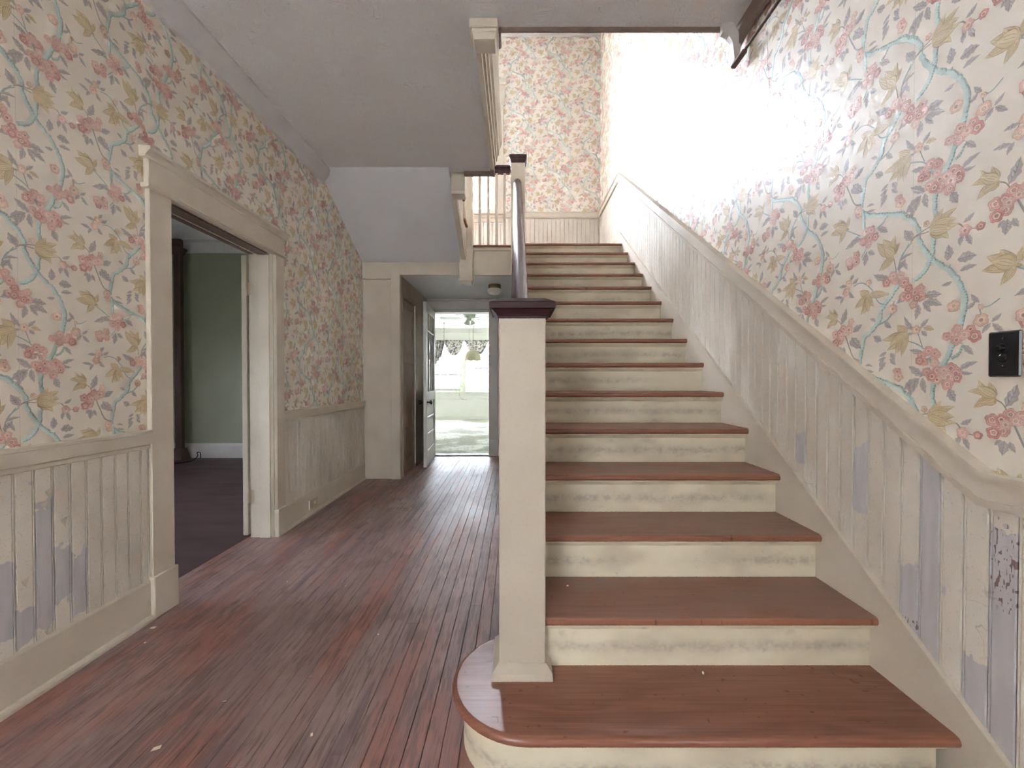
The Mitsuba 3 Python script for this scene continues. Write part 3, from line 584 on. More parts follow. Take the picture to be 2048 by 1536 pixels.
for i in range(6):
    y = 4.58 - i * .115; step = math.floor((4.66 - y) / .255) + 1
    obj('baluster', box(-.573, -.546, y - .0135, y + .0135, 2.70 + step * .18, rl(y) - .05), 'm_trim', us)
# upper hall railing: drop of its post below the ceiling
uh = thing('upper_hall_railing', 'cream railing of the upper hall whose square post drops through the ceiling edge', 'railing')
obj('post', join(box(-.232, -.098, 2.205, 2.325, 2.985, 4.35, .003), box(-.242, -.092, 2.195, 2.335, 3.0, 3.047, .003), frustum(-.224, -.106, 2.213, 2.317, 2.952, 2.985, -.004, .004)), 'm_trim', uh, label='square cream post drop')
obj('handrail', box(-.20, -.13, 2.32, 3.90, 4.22, 4.28, .012), 'm_rail', uh)
for i in range(14):
    y = 2.43 + i * .106
    obj('baluster', box(-.179, -.152, y - .0135, y + .0135, 3.29, 4.23), 'm_trim', uh)
# ------------------------------------------------------------------ wallpaper: every motif printed as a flat coloured shape on the sheet
VINES=[[[[104,516],[117,494],[128,479],[140,453],[150,422],[150,389],[141,341],[132,319]],16],[[[132,311],[120,285],[109,253],[87,220],[77,209]],16],[[[77,199],[68,167],[66,133],[71,109],[69,74],[64,40],[63,5],[53,-21],[43,-44],[24,-61],[4,-72]],15],[[[-57,163],[-39,156],[-21,137],[3,114],[18,87],[21,56],[33,25],[53,-7],[74,-34],[102,-58]],15],[[[337,518],[343,499],[345,475],[345,446],[352,423]],12],[[[341,508],[362,492],[396,476],[437,461],[465,451],[493,440],[518,417],[533,396]],15],[[[478,215],[452,180],[424,150],[409,104],[378,71],[352,52],[343,16],[334,-28],[334,-44]],17],[[[148,284],[136,258],[118,246]],8],[[[439,460],[420,440],[398,428]],8]]
TWIGS=[[[[265,472],[288,457],[311,441],[332,426]],4,0],[[[-16,311],[8,302],[28,291],[41,279]],4,0],[[[21,330],[28,308],[35,288]],3,1],[[[227,133],[242,123],[253,104]],3,2],[[[303,249],[329,255],[354,246],[373,228],[385,212],[369,202]],4,0],[[[393,192],[410,167],[429,159]],4,0],[[[461,314],[472,259]],3,2],[[[524,338],[492,308],[477,263]],4,0],[[[267,72],[286,24],[306,-17],[334,-30]],5,1],[[[-7,55],[14,68],[51,68]],3,2],[[[-3,64],[25,74],[55,82]],3,2],[[[-11,53],[-30,24],[-44,-1]],4,0],[[[463,128],[441,103],[409,91]],6,0],[[[466,163],[458,137]],4,0],[[[103,62],[132,61],[149,40]],4,2],[[[162,35],[179,31]],3,2],[[[186,391],[192,358]],3,1],[[[194,381],[212,383],[234,398]],3,0],[[[55,253],[65,233]],8,0],[[[356,371],[337,346]],4,0],[[[270,259],[262,239]],3,1],[[[133,290],[148,288]],3,1],[[[27,194],[41,199]],3,1]]
FLOWERS=[[105,312,12,0],[134,330,14,0],[167,326,12,0],[132,299,14,0],[119,310,10,0],[177,305,16,1],[152,312,14,2],[192,347,17,3],[123,398,16,3],[324,509,14,3],[484,480,15,3],[283,264,13,3],[271,234,15,3],[461,137,15,3],[295,118,12,3],[320,-43,15,3],[16,343,13,3],[192,383,7,3],[43,94,9,3],[369,247,10,3],[54,273,14,0],[33,259,13,0],[42,241,12,0],[73,264,14,0],[81,259,9,0],[27,244,13,1],[73,236,13,2],[49,208,14,0],[80,213,14,0],[118,218,16,0],[131,204,16,0],[65,195,15,1],[134,190,13,1],[99,212,14,2],[111,193,16,2],[109,171,15,0],[80,185,13,0],[355,434,14,2],[376,431,15,2],[365,384,13,2],[344,402,15,0],[369,407,15,0],[393,402,14,1],[284,346,17,2],[302,344,10,2],[316,362,14,0],[316,336,14,0],[288,327,13,1],[438,231,15,1],[515,194,13,1],[462,247,15,2],[488,242,13,2],[500,216,16,0],[471,228,12,0],[522,177,13,0],[221,78,16,0],[260,96,15,0],[244,52,15,0],[241,81,14,1],[224,45,16,1],[285,89,17,2],[271,80,13,2],[250,69,13,2],[150,35,15,2],[188,33,11,1],[480,-73,12,0],[470,501,6,0],[10,461,14,0],[27,470,13,0],[30,444,14,0],[-12,453,14,1],[16,443,12,1],[6,424,13,2],[-28,457,13,2]]
LEAVES=[[148,284,175,253,20,0],[158,383,178,401,15,0],[187,395,167,423,16,0],[215,339,238,358,14,0],[218,335,246,307,18,0],[214,336,194,310,16,0],[34,273,-6,281,21,0],[35,197,-8,229,28,0],[27,188,-24,152,32,0],[24,190,9,147,21,0],[37,191,46,143,24,0],[137,211,186,234,19,0],[141,210,174,203,13,0],[114,159,130,121,30,0],[38,444,89,439,30,0],[38,427,92,405,28,0],[35,426,60,390,20,0],[22,421,12,375,24,0],[118,468,89,464,15,0],[138,495,181,500,19,0],[-6,60,-27,101,30,0],[-44,4,3,18,13,0],[-41,-1,-44,-31,16,0],[-36,-1,-16,-31,17,0],[104,-37,107,9,30,0],[131,-42,179,-43,36,0],[145,59,173,77,17,0],[145,25,137,-4,18,0],[152,23,167,-11,19,0],[249,115,273,173,32,0],[303,78,343,102,29,0],[297,59,340,14,41,0],[291,49,295,26,18,0],[248,27,243,-12,28,0],[259,26,271,0,18,0],[242,27,226,13,17,0],[325,429,264,398,28,0],[335,413,292,419,24,0],[404,427,441,401,25,0],[360,363,338,335,16,0],[356,358,349,310,25,0],[364,359,392,341,23,0],[270,258,236,259,16,0],[289,274,305,294,18,0],[299,259,325,277,17,0],[287,232,308,207,19,0],[254,216,213,222,17,0],[260,218,244,192,15,0],[443,248,387,271,28,0],[484,266,504,292,22,0],[398,104,373,117,15,0],[432,100,456,74,22,0],[420,33,390,54,30,0],[360,505,394,498,11,0],[437,530,411,496,18,0],[452,541,474,519,18,0],[438,546,409,537,15,0],[440,-6,412,-20,16,0],[430,-23,412,-55,18,0],[454,-10,469,-35,22,0],[357,-48,389,-54,11,0],[520,168,474,153,27,0],[511,460,525,418,27,0],[507,380,528,342,27,0],[9,341,-25,392,19,0],[5,332,-22,328,12,0],[29,347,53,372,17,0],[32,336,49,319,18,0],[438,193,447,189,13,0],[37,346,70,336,21,1]]
TULIPS=[[[53,70],[[130,109,25],[93,124,21],[129,78,32],[109,25,25],[103,37,28],[136,61,22],[116,54,34]]],[[265,477],[[234,430,23],[283,522,18],[190,480,30],[202,515,34],[233,525,31],[213,500,42],[284,469,9]]],[[461,315],[[407,277,28],[486,352,18],[399,378,34],[422,383,34],[468,383,26],[431,350,38],[444,291,17]]],[[369,203],[[329,225,28],[350,223,20],[307,164,28],[336,136,32],[369,141,25],[392,156,18],[448,190,26]]],[[228,138],[[162,152,24],[176,106,24],[185,186,15],[212,181,19],[193,124,30],[184,169,30],[227,118,8]]],[[514,51],[[421,35,28],[441,-1,28],[471,-16,30],[493,-26,22],[475,80,29],[491,36,26],[450,17,30]]]]

PX, PZ = .5255, .570
PAL = {'bg': (.815, .782, .73), 'teal': (.665, .73, .705), 'teal2': (.515, .605, .585), 'teal3': (.725, .78, .75), 'red': (.765, .565, .53), 'red2': (.69, .47, .445), 'pink': (.80, .67, .63),
       'cream': (.82, .77, .71), 'peach': (.80, .68, .60), 'peach2': (.715, .565, .495), 'leaf': (.695, .665, .645), 'leaf2': (.565, .53, .52), 'leaf3': (.745, .715, .69), 'gold': (.785, .72, .58), 'gold2': (.64, .555, .42), 'gold3': (.805, .755, .65), 'twig': (.60, .59, .57)}
PAL = {k: lin(v) for k, v in PAL.items()}
class Tile:
    def __init__(self): self.v, self.c, self.f = [], [], []
    def fan(self, pts, cols, center, ccol, layer):
        b = len(self.v); n = len(pts)
        self.v += [(center[0], center[1], layer)] + [(p[0], p[1], layer) for p in pts]; self.c += [ccol] + list(cols)
        self.f += [[b, b + 1 + i, b + 1 + (i + 1) % n] for i in range(n)]
    def strip(self, L, R, cl, cr, layer):
        b = len(self.v); n = len(L)
        for i in range(n): self.v += [(L[i][0], L[i][1], layer), (R[i][0], R[i][1], layer)]; self.c += [cl[i], cr[i]]
        for i in range(n - 1): q = b + 2 * i; self.f += [[q, q + 1, q + 3], [q, q + 3, q + 2]]
T_ = Tile(); tr = np.random.default_rng(3)
def normals2(p):
    t = np.gradient(p, axis=0); t /= np.linalg.norm(t, axis=1, keepdims=True) + 1e-9
    return np.c_[-t[:, 1], t[:, 0]]
for pts, w in VINES:
    p = smooth_path(np.array(pts) / 1000, 4); nn = normals2(p); n = len(p)
    p = p + nn * tr.normal(0, .0007, (n, 1)); h = w / 2000 * (1 + .13 * tr.normal(size=n)); h = np.clip(h, w / 3500, w / 1400)
    t = tr.random(n)[:, None]
    mid = PAL['teal'] * (1 - t * .5) + PAL['teal3'] * t * .5
    edge = np.where(nn[:, :1] > 0, 1.0, -1.0)
    A, B = p + nn * h[:, None] * edge, p - nn * h[:, None] * edge; M = p + nn * h[:, None] * edge * .35
    t2 = tr.random(n)[:, None]
    T_.strip(B, M, PAL['teal3'] * .7 + PAL['teal'] * .3 + 0 * t, mid, 1.0)
    T_.strip(M, A, mid, PAL['teal2'] * (1 - t2 * .3) + PAL['teal'] * t2 * .3, 1.0)
    for i in range(1, n - 1, 1):
        q = A[i]; d = nn[i] * edge[i]; k = p[i + 1] - p[i - 1]
        T_.fan([q + d * .0016, q - k * .22 - d * .003, q - d * .0055 + k * .05], [PAL['teal2']] * 3, q - d * .0022, PAL['teal2'] * .8, 1.1)
for pts, w, kind in TWIGS:
    p = smooth_path(np.array(pts) / 1000, 4); nn = normals2(p); h = max(w, 2.4) / 2000
    col = [PAL['teal2'] * .6 + PAL['teal'] * .4, PAL['twig'], PAL['leaf2'] * .6 + PAL['gold2'] * .4][kind]
    T_.strip(p + nn * h, p - nn * h, [col] * len(p), [col * .85] * len(p), 1.2)
for x, y, tx, ty, w, kind in LEAVES:
    b, t = np.array([x, y]) / 1000, np.array([tx, ty]) / 1000; d = t - b; L = np.linalg.norm(d); d /= L; nr = np.array([-d[1], d[0]]); W = max(w / 2000, .006) * .80
    base, dark, lite = (PAL['leaf'], PAL['leaf2'], PAL['leaf3']) if kind == 0 else (PAL['gold'], PAL['gold2'], PAL['gold3'])
    bend = tr.normal(0, .12) * L
    def at(s, off): return b + d * L * s + nr * (bend * math.sin(s * PI) * .5 + off)
    ss = np.linspace(0, 1, 8); wid = W * np.sin(PI * ss ** .85) ** .9
    ser = 1 + .16 * (-1) ** np.arange(8)
    mid = [at(s, 0) for s in ss]; lft = [at(s, k * q) for s, k, q in zip(ss, wid, ser)]; rgt = [at(s, -k * q) for s, k, q in zip(ss, wid, ser[::-1])]
    T_.strip(lft, mid, [dark * .55 + base * .45] * 8, [lite] * 8, 2.0); T_.strip(mid, rgt, [base * .7 + dark * .3] * 8, [dark * .5 + base * .5] * 8, 2.0)
    vw = max(W * .075, .0004)
    T_.strip([m + nr * vw for m in mid], [m - nr * vw for m in mid], [dark] * 8, [dark] * 8, 2.2)
    for s in (.2, .38, .56, .74):
        for sg in (1, -1):
            a = at(s, 0); e = at(min(s + .2, .97), sg * W * .72 * math.sin(PI * min(s + .12, 1) ** .85)); q = at(s + .06, 0)
            k = len(T_.v); T_.v += [(a[0], a[1], 2.2), (e[0], e[1], 2.2), (q[0], q[1], 2.2)]; T_.c += [dark, dark, dark * .6 + base * .4]; T_.f.append([k, k + 1, k + 2])
for (bx, by), tips in TULIPS:
    b = np.array([bx, by]) / 1000
    for j, (tx, ty, w) in enumerate(tips):
        t = np.array([tx, ty]) / 1000; d = t - b; L = np.linalg.norm(d); d /= L; nr = np.array([-d[1], d[0]]); W = w / 2000 * .98; bend = tr.normal(0, .06) * L
        def at(s, off): return b + d * L * s + nr * (bend * math.sin(s * PI) + off)
        ss = np.linspace(0, 1, 8); wid = W * np.sin(PI * ss ** .72) ** .85; lay = 3.0 + j * .12
        mid = [at(s, 0) for s in ss]; lft = [at(s, k) for s, k in zip(ss, wid)]; rgt = [at(s, -k) for s, k in zip(ss, wid)]
        g = [PAL['gold'] * (.80 + .2 * s) for s in ss]; e = [PAL['gold2'] * .45 + PAL['gold'] * .55] * 8
        T_.strip(lft, mid, e, [PAL['gold3'] * .55 + q * .45 for q in g], lay); T_.strip(mid, rgt, [PAL['gold3'] * .5 + q * .5 for q in g], e, lay)
        for sd in (lft, rgt):
            o = [m * .955 + q * .045 for m, q in zip(mid, sd)]
            T_.strip([q + (q - m) * .03 for q, m in zip(sd, mid)], [q - (q - m) * .09 for q, m in zip(sd, mid)], [PAL['gold2']] * 8, [PAL['gold2'] * .8 + PAL['gold'] * .2] * 8, lay + .03)
        for off in (-.42, 0, .42):
            a0, a1 = .12 + .1 * tr.random(), .62 + .28 * tr.random(); q = [at(s, off * W * math.sin(PI * s ** .72)) for s in np.linspace(a0, a1, 5)]
            T_.strip([x_ + nr * .0006 for x_ in q], [x_ - nr * .0006 for x_ in q], [PAL['gold2'] * .9] * 5, [PAL['gold2']] * 5, lay + .05)
for j, (x, y, r, kind) in enumerate(FLOWERS):
    c = np.array([x, y]) / 1000; r = r / 1000; n = 25; ph = tr.random() * 6.3; lay = 4.2 + (j % 9) * .1
    hue = {0: ('pink', 'red', 'red2'), 1: ('red', 'red2', 'red2'), 2: ('pink', 'pink', 'red'), 3: ('peach', 'peach', 'peach2')}[kind]
    a = np.arange(n) * 2 * PI / n; sc = .84 + .24 * np.abs(np.cos(2.5 * (a + ph))) + .03 * tr.normal(size=n)
    def ring(k, cc): 
        out = []
        for q in range(n): out.append(PAL[cc] * (.92 + .12 * tr.random()))
        return [c + k * r * sc[i] * np.array([math.cos(a[i]), math.sin(a[i])]) for i in range(n)], out
    P1, C1 = ring(1.06, hue[2]); P2, C2 = ring(.90, hue[0]); P3, C3 = ring(.62, hue[1]); P4, C4 = ring(.40, 'cream'); P5, C5 = ring(.22, hue[2])
    loop = lambda q: list(q) + [q[0]]
    C3 = [q * (1.0 if i % 4 else .82) for i, q in enumerate(C3)]
    for Pa, Ca, Pb, Cb in ((P1, C1, P2, C2), (P2, C2, P3, C3), (P3, C3, P4, C4), (P4, C4, P5, C5)): T_.strip(loop(Pa), loop(Pb), loop(Ca), loop(Cb), lay)
    T_.fan(P5, C5, c, PAL['cream'] * .8, lay)
TV, TC, TF = np.array(T_.v), np.clip(np.array(T_.c), 0, 1), np.array(T_.f)
def wallpaper(s0, s1, z0, z1, inside, place, sheet, shift=(0.0, 0.0), strips=True, PZ=.564):
    """tiles over [s0,s1] x [z0,z1]; inside(s,z) keeps motif triangles; place(s,z,h) -> xyz"""
    V, Cc, Ff, at = [], [], [], 0
    sv, sf = trimesh.creation.triangulate_polygon(sheet, engine='earcut')
    V.append(place(sv[:, 0], sv[:, 1], np.full(len(sv), .0004))); Cc.append(np.tile(PAL['bg'], (len(sv), 1))); Ff.append(sf); at += len(sv)
    for i in range(math.floor((s0 - shift[0]) / PX) - 1, math.ceil((s1 - shift[0]) / PX) + 1):
        if strips:
            s = shift[0] + i * PX
            zz = np.arange(z0, z1, .05)
            for a, b in zip(zz[:-1], zz[1:]):
                if s0 < s < s1 and inside(np.array([s]), np.array([(a + b) / 2]))[0]:
                    q = [(s - .0006, a), (s + .0006, a), (s + .0006, b), (s - .0006, b)]
                    V.append(place(np.array([x[0] for x in q]), np.array([x[1] for x in q]), np.full(4, .0006))); Cc.append(np.tile(PAL['bg'] * .72, (4, 1))); Ff.append(np.array([[0, 1, 2], [0, 2, 3]]) + at); at += 4
        for j in range(math.floor((z0 - shift[1]) / PZ) - 2, math.ceil((z1 - shift[1]) / PZ) + 2):
            s = TV[:, 0] + shift[0] + i * PX; z = TV[:, 1] * PZ / .57 + shift[1] + j * PZ + (PZ / 2 if i % 2 else 0)
            cs, cz = s[TF].mean(1), z[TF].mean(1)
            ok = (cs > s0) & (cs < s1) & (cz > z0) & (cz < z1)
            if not ok.any(): continue
            ok &= inside(cs, cz)
            if not ok.any(): continue
            f = TF[ok]; u, inv = np.unique(f, return_inverse=True)
            V.append(place(s[u], z[u], .0006 + TV[u, 2] * .00014)); Cc.append(TC[u]); Ff.append(inv.reshape(-1, 3) + at); at += len(u)
    return np.vstack(V), np.vstack(Ff), np.vstack(Cc)
def paper(wall, res, label):
    v, f, c = res
    obj('wallpaper', tm(v, f), 'm_paper', wall, color=c, label=label)
far = lambda s, z: np.ones(len(s), bool)
door_in = lambda s, z: ~((s > DY0 - .02) & (s < DY1 + .02) & (z < DZ + .02))
paper('wall_left', wallpaper(-.8, 4.80, .86, 3.03, door_in, lambda s, z, h: np.c_[XL + h, s, z], hole(sbox(-2.2, .86, 4.80, 3.05), (DY0 - .02, 0, DY1 + .02, DZ + .02)), (1.475, 1.0)), 'cream wallpaper printed with red blossoms, gold tulips and teal vines')
rz = lambda s, z: z > np.where(-s < 1.06, .88, np.where(-s < 4.88, .88 + (-s - 1.06) * .697, 3.54))
R_SH = (-1.193 - .092, 1.045 - 1.0765 + 1.0 + .003)
paper('wall_right', wallpaper(-YB, .8, .86, 6.09, rz, lambda s, z, h: np.c_[XR - h, -s, z], Polygon([(2.2, .86), (-1.06, .86), (-4.88, 3.54), (-YB, 3.54), (-YB, 6.1), (2.2, 6.1)]), R_SH, PZ=.552), 'cream floral wallpaper climbing the stairwell wall')
win = lambda s, z: ~((s > W1[0]) & (s < W1[2]) & (z > W1[1]) & (z < W1[3]))
paper('wall_landing', wallpaper(-1.7, XR, 3.5, 6.09, win, lambda s, z, h: np.c_[s, YB - h, z], hole(sbox(-1.764, 3.5, XR, 6.1), W1), (.12, 3.7), False), 'cream floral wallpaper on the landing back wall')
ck = smooth_path([(2.036, 2.86), (2.028, 2.675), (2.012, 2.507), (2.066, 2.474), (2.128, 2.436), (2.145, 2.229), (2.192, 2.096), (2.202, 1.98), (2.23, 1.80)], 5)
ck = ck + np.random.default_rng(5).normal(0, .003, ck.shape); cn = normals2(ck) * .0009
obj('crack', tm(np.vstack([np.c_[np.full(len(ck), XR - .0026), ck + cn], np.c_[np.full(len(ck), XR - .0026), ck - cn]]), [q for i in range(len(ck) - 1) for q in ([i, i + 1, len(ck) + i + 1], [i, len(ck) + i + 1, len(ck) + i])]), 'm_groove', 'wall_right', label='long crack in the wallpapered plaster')
# ------------------------------------------------------------------ objects
sw = thing('light_switch', 'black push button switch plate on the floral wallpaper at the right', 'light switch')
yc, zc = 1.036, 1.215
obj('plate', box(XR - .008, XR - .001, yc - .035, yc + .035, zc - .057, zc + .057, .004), 'm_black', sw)
def disc(y, z, r, h, d=.0): return move(lathe([(0, h), (r * .6, h), (r, h * .6), (r, 0), (0, 0)], n=18), (XR - .008 + d, y, z), ry=-PI / 2)
obj('button_collar', join(*[move(lathe([(.0085, 0), (.0085, .003), (.0105, .003), (.012, .001), (.012, 0)], n=20), (XR - .008, yc + .002, zc + q), ry=-PI / 2) for q in (.015, -.009)]), 'm_black_gloss', sw, smooth=40)
obj('button', disc(yc + .002, zc + .015, .0082, .013), 'm_black_gloss', sw, smooth=40)
obj('button', disc(yc + .002, zc - .009, .0082, .005), 'm_black_gloss', sw, smooth=40)
for q in (.038, -.032): obj('screw', disc(yc, zc + q, .0033, .0016), 'm_black_gloss', sw)
ol = thing('electrical_outlet', 'painted over outlet with a white stub low on the left baseboard', 'outlet')
obj('plate', box(XL + .017, XL + .023, 3.50, 3.64, .052, .126, .003), 'm_outlet', ol)
obj('edge', box(XL + .018, XL + .026, 3.488, 3.500, .050, .128, .002), 'm_outlet_white', ol, label='bright white edge')
for y in (3.547, 3.593): obj('socket', move(lathe([(0, .003), (.014, .003), (.016, 0)], n=14), (XL + .023, y, .09), ry=PI / 2), 'm_hinge', ol)
lt = thing('ceiling_light', 'small brass and frosted glass flush light on the passage ceiling', 'ceiling light')
obj('band', lathe([(.0, 2.37), (.078, 2.37), (.080, 2.365), (.080, 2.325), (.074, 2.318), (.06, 2.318)], (-.268, 5.34, 0), 32), 'm_brass', lt, smooth=30)
obj('bowl', lathe([(.070, 2.322), (.092, 2.315), (.096, 2.300), (.088, 2.280), (.066, 2.258), (.036, 2.246), (0, 2.242)], (-.268, 5.34, 0), 32), 'm_shade_glass', lt, smooth=50)
# shelf bracket rack under the ceiling at the right
rk = thing('ceiling_rack', 'scalloped bracket board with a dark rod hung under the ceiling at the right wall', 'rack')
bz = [(1.100, 3.05), (1.100, 2.995), (1.112, 2.992), (1.134, 2.978), (1.150, 2.952), (1.158, 2.915), (1.162, 2.868), (1.164, 2.852), (1.190, 2.852), (1.194, 2.89), (1.196, 2.945), (1.188, 2.990), (1.172, 3.022), (1.152, 3.05)]
obj('bracket', prism(bz, 'y', 2.225, 2.255), 'm_trim_cool', rk)
sc = [(2.255, 3.05), (2.255, 2.925)]
for i in range(41):
    y = 2.24 - i * .05; sc.append((y, 2.925 + .022 * math.sin((2.24 - y) * 9.0 + .4) + .03 * min(1, (2.24 - y) * 2)))
sc += [(.21, 3.05)]
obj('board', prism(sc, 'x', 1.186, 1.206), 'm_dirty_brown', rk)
obj('rod', tube([(1.178, 2.262, 2.846), (1.178, 1.5, 2.846), (1.178, .2, 2.846)], .0075, 10), 'm_dark_wood', rk, smooth=60)
obj('rod_socket', box(1.164, 1.194, 2.15, 2.272, 2.832, 2.856, .008), 'm_dark_wood', rk)
# dark post and cord in the side room
ps = thing('corner_post', 'tall dark brown post with flared foot against the side room wall', 'post')
obj('shaft', box(-4.915, -4.820, 5.97, 6.05, .15, 3.05, .012), 'm_dark_wood', ps)
obj('foot', frustum(-4.915, -4.820, 5.97, 6.05, 0.0, .16, .045, .01), 'm_dark_wood', ps)
obj('cap', join(frustum(-4.915, -4.820, 5.97, 6.05, 2.95, 3.05, .0, .035), box(-4.94, -4.795, 5.95, 6.03, 3.05, 3.175, .02)), 'm_dark_wood', ps)
tag(obj('cord', tube(smooth_path([(-5.0, 5.55, .006), (-4.7, 5.62, .008), (-4.58, 5.85, .008), (-4.62, 6.02, .05), (-4.66, 6.06, .085), (-4.63, 6.07, .088), (-4.615, 6.07, .05), (-4.61, 6.06, .008)], 6), .006, 8), 'm_cord', smooth=60), 'thin black cable lying on the dark floor of the side room', 'cable')
# ceiling fan
fn_ = thing('ceiling_fan', 'white ceiling fan with a glass light kit in the back room', 'ceiling fan')
fx, fy = -1.005, 9.0
obj('motor', lathe([(0, 2.63), (.09, 2.63), (.12, 2.60), (.145, 2.575), (.145, 2.535), (.12, 2.51), (.07, 2.495), (.05, 2.47), (.055, 2.44), (.03, 2.425), (0, 2.42)], (fx, fy, 0), 28), 'm_fan', fn_, smooth=40)
for i in range(5):
    a = PI + .08 + i * 2 * PI / 5
    bl = move(join(box(.20, .62, -.065, .065, -.004, .004, .003)), rx=.18)
    obj('blade', move(bl, (fx, fy, 2.478), rz=a), 'm_fan_blade', fn_)
    obj('blade_iron', move(box(.08, .24, -.02, .02, -.012, -.004, .003), (fx, fy, 2.487), rz=a), 'm_fan', fn_)
for i in range(3):
    a = -2.2 + i * 2 * PI / 3
    obj('shade', move(lathe([(.018, 0), (.03, -.02), (.05, -.06), (.06, -.085)], n=16), (fx + .06 * math.cos(a), fy + .06 * math.sin(a), 2.435), rx=.3 * math.sin(a), ry=-.3 * math.cos(a)), 'm_shade_glass', fn_, smooth=50)
obj('pull_chain', tube([(fx + .01, fy - .02, 2.42), (fx + .012, fy - .02, 1.95)], .0025, 5), 'm_chain', fn_)
pl = thing('pendant_lamp', 'cream scalloped pendant lamp hanging on a chain before the back windows', 'pendant lamp')
px_, py_ = -1.0, 9.8
ring = []; nn_ = 48
prof_ = [(.022, 1.868), (.06, 1.862), (.105, 1.835), (.145, 1.785), (.168, 1.725), (.180, 1.655), (.186, 1.632)]
sh = lathe(prof_, (px_, py_, 0), nn_); vv = np.array(sh.vertices)
aa = np.arctan2(vv[:, 1] - py_, vv[:, 0] - px_); rr_ = np.hypot(vv[:, 0] - px_, vv[:, 1] - py_); k_ = 1 + .05 * np.abs(np.sin(4 * aa)) * (rr_ / .18)
vv[:, 0] = px_ + (vv[:, 0] - px_) * k_; vv[:, 1] = py_ + (vv[:, 1] - py_) * k_; vv[-nn_:, 2] -= .022 * np.abs(np.sin(4 * aa[-nn_:]))
obj('shade', tm(vv, sh.faces), 'm_lamp_shade', pl, smooth=60)
obj('chain', tube([(px_, py_, 2.63), (px_, py_, 1.86)], .006, 6), 'm_chain', pl)
obj('canopy', lathe([(0, 2.63), (.05, 2.63), (.045, 2.61), (.01, 2.595), (0, 2.595)], (px_, py_, 0), 16), 'm_chain', pl)
hk = obj('hanging_chain', join(tube([(-1.84, 10.7, 2.63), (-1.84, 10.7, 2.0)], .006, 6), lathe([(0, 2.63), (.018, 2.63), (.014, 2.60), (0, 2.595)], (-1.84, 10.7, 0), 12)), 'm_chain')
tag(hk, 'thin empty chain hanging from the sunroom ceiling left of the fan', 'chain')
# window valance: two swags and a jabot
vl = thing('window_valance', 'grey floral swag valance with a side jabot over the back windows', 'valance')
def swag(x0, x1, zt, drop, y):
    nu, nv = 28, 12; V, F_ = [], []
    for j in range(nv + 1):
        t = j / nv
        for i in range(nu + 1):
            s = i / nu * 2 - 1; edge = (1 - abs(s) ** 2.2) ** .75
            z = zt - .03 * t - drop * t * edge; x = (x0 + x1) / 2 + (x1 - x0) / 2 * s * (1 - .10 * t)
            V.append((x, y - .02 - .02 * math.sin(t * 26 + s * s * 3) * edge - .05 * math.sin(PI * t) * edge, z))
    for j in range(nv):
        for i in range(nu):
            a = j * (nu + 1) + i; F_ += [[a, a + 1, a + nu + 2], [a, a + nu + 2, a + nu + 1]]
    return tm(V, F_)
obj('swag', swag(-2.04, -1.47, 2.275, .40, 11.82), 'm_fabric', vl, smooth=60)
obj('swag', swag(-1.45, -.76, 2.275, .40, 11.82), 'm_fabric', vl, smooth=60)
def jabot(x0, x1, zt, za, zb, y):
    nu, nv = 30, 10; V, F_ = [], []
    for j in range(nv + 1):
        for i in range(nu + 1):
            s = i / nu; zz = za + (zb - za) * (math.floor(s * 5) / 5 + .4 * (s * 5 % 1) / 5); t = j / nv
            V.append((x0 + (x1 - x0) * (s * (1 - .25 * t)), y - .03 - .03 * math.cos(s * 5 * 2 * PI), zt + (zz - zt) * t))
    for j in range(nv):
        for i in range(nu):
            a = j * (nu + 1) + i; F_ += [[a, a + 1, a + nu + 2], [a, a + nu + 2, a + nu + 1]]
    return tm(V, F_)
obj('jabot', jabot(-2.42, -1.98, 2.275, 1.40, 1.86, 11.80), 'm_fabric', vl, smooth=60)
obj('pole', box(-2.6, -.5, 11.84, 11.88, 2.25, 2.285, .008), 'm_fabric', vl)
# ivy that has grown in over the sill
iv = thing('ivy_vine', 'green ivy sprig trailing down from the back room window sill', 'plant')
path = smooth_path([(-1.70, 11.86, .84), (-1.62, 11.82, .95), (-1.60, 11.80, .86), (-1.60, 11.78, .74), (-1.56, 11.78, .64), (-1.47, 11.79, .59), (-1.37, 11.80, .575)], 6)
obj('stem', tube(path, .004, 6), 'm_stem', iv, smooth=60)
def leaf_mesh(p, s, a, b):
    q = np.array([(0, 0, 0), (.5, .18, .1), (1, 0, 0), (.5, -.18, -.1), (.35, .45, 0), (.35, -.45, 0)]) * s
    return move(tm(q, [[0, 1, 4], [0, 3, 1], [1, 3, 2], [0, 5, 3]]), p, rz=a, ry=b)
lvs = [((-1.66, 11.84, .92), .09), ((-1.60, 11.81, 1.0), .11), ((-1.55, 11.80, .98), .10), ((-1.63, 11.80, 1.03), .10), ((-1.57, 11.80, .93), .10), ((-1.61, 11.79, .88), .09), ((-1.53, 11.79, .95), .08), ((-1.47, 11.78, .60), .05), ((-1.60, 11.79, .80), .05), ((-1.66, 11.80, .99), .09)]
for i, (p, s) in enumerate(lvs): obj('leaf', leaf_mesh(p, s, i * 1.3, -.6 + .5 * math.sin(i * 2.1)), 'm_leaf', iv)
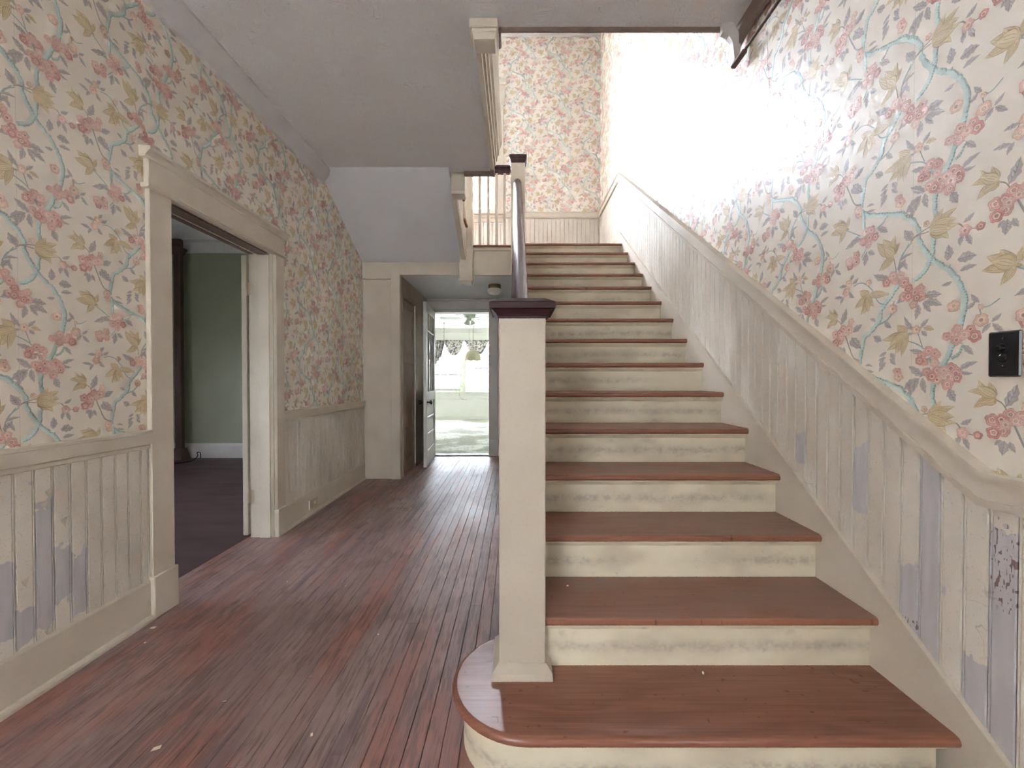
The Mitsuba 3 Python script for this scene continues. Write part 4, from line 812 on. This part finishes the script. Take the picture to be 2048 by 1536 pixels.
# greenery outside the back windows
def bush(cx, cy, r, h, n, seed, lab):
    g = np.random.default_rng(seed); V, F_ = [], []
    for i in range(n):
        u = g.normal(size=3); u /= np.linalg.norm(u); q = np.array([cx, cy, h * .52]) + u * np.array([r, r, h * .5]) * (.72 + .33 * g.random())
        if q[2] < -.3: continue
        a, b = g.random() * 6.28, g.normal(0, .7); s = .16 + .14 * g.random()
        m = leaf_mesh(q, s, a, b); F_ += (m.faces + len(V)).tolist(); V += m.vertices.tolist()
    kind = 'tree' if h > 3 else 'shrub'; t = thing(kind, lab, kind)
    labels[obj('foliage', tm(V, F_), 'm_leaf_out', t)] = {'kind': 'stuff'}
    obj('trunk', tube([(cx, cy, -.4), (cx + .05, cy, h * .3), (cx, cy, h * .6)], [.06, .05, .03], 8), 'm_stem', t)
bush(-5.6, 19.5, 2.2, 5.6, 3000, 1, 'broad pale green tree crown outside the left back window')
bush(-.6, 20.0, 2.4, 6.4, 3200, 2, 'tall pale green tree outside the right back window')
bush(-2.9, 14.1, .75, 1.75, 900, 3, 'small leafy shrub close outside the left back window')
def hedge(x0, x1, y, h, n, seed, lab):
    g = np.random.default_rng(seed); V, F_ = [], []
    for i in range(n):
        q = np.array([g.uniform(x0, x1), y + g.normal(0, .25), h * g.random() ** .8 * (1 + .15 * math.sin(g.random() * 6))]); s = .2 + .16 * g.random()
        m = leaf_mesh(q, s, g.random() * 6.28, g.normal(0, .7)); F_ += (m.faces + len(V)).tolist(); V += m.vertices.tolist()
    tag(obj('hedge', tm(V, F_), 'm_leaf_out'), lab, 'hedge')
hedge(-7.5, 4.5, 16.2, 2.3, 3800, 8, 'pale green hedge running across behind the back room windows')
# paint chips and grit on floor and treads
CHIPS = [(-1.68, 1.91, 0, .013, 'pale paint flake on the boards right below the near doorway plinth'), (-1.62, 1.80, 0, .006, 'tiny paint flake just in front of the larger flake by the doorway plinth'),
    (-1.04, 1.47, 0, .007, 'small pale speck near the middle of the hall floor'), (-.66, 1.33, 0, .008, 'pale paint flake on the floor nearest the rounded bottom step'), (-1.12, 1.28, 0, .013, 'largest pale paint flake in the foreground of the floor'),
    (-1.30, 2.35, 0, .006, 'tiny pale speck on the boards before the doorway opening'), (-.95, 2.3, 0, .005, 'tiny pale speck on the hall floor level with the doorway'), (-.62, 1.86, 0, .005, 'tiny pale speck on the hall floor left of the newel post'),
    (.62, 1.36, .18, .007, 'small paint crumb at the back of the lowest tread, right of centre'), (.28, 1.40, .18, .006, 'small paint crumb on the lowest tread just right of the newel base'), (.20, 1.58, .36, .008, 'thin paint flake on the second tread near the newel post')]
for i, (x, y, z, s, lab) in enumerate(CHIPS):
    m = tm([(-s, -s * .4, .0006), (s * .8, -s * .5, .0006), (s, s * .4, .0028), (-s * .6, s * .5, .0022), (0, 0, -.0002)], [[0, 1, 2], [0, 2, 3], [0, 4, 1], [1, 4, 2], [2, 4, 3], [3, 4, 0]])
    tag(obj('paint_chip', move(m, (x, y, z + .0006), rz=i * 1.7), 'm_chip'), lab, 'paint chip', 'paint flakes lying about')
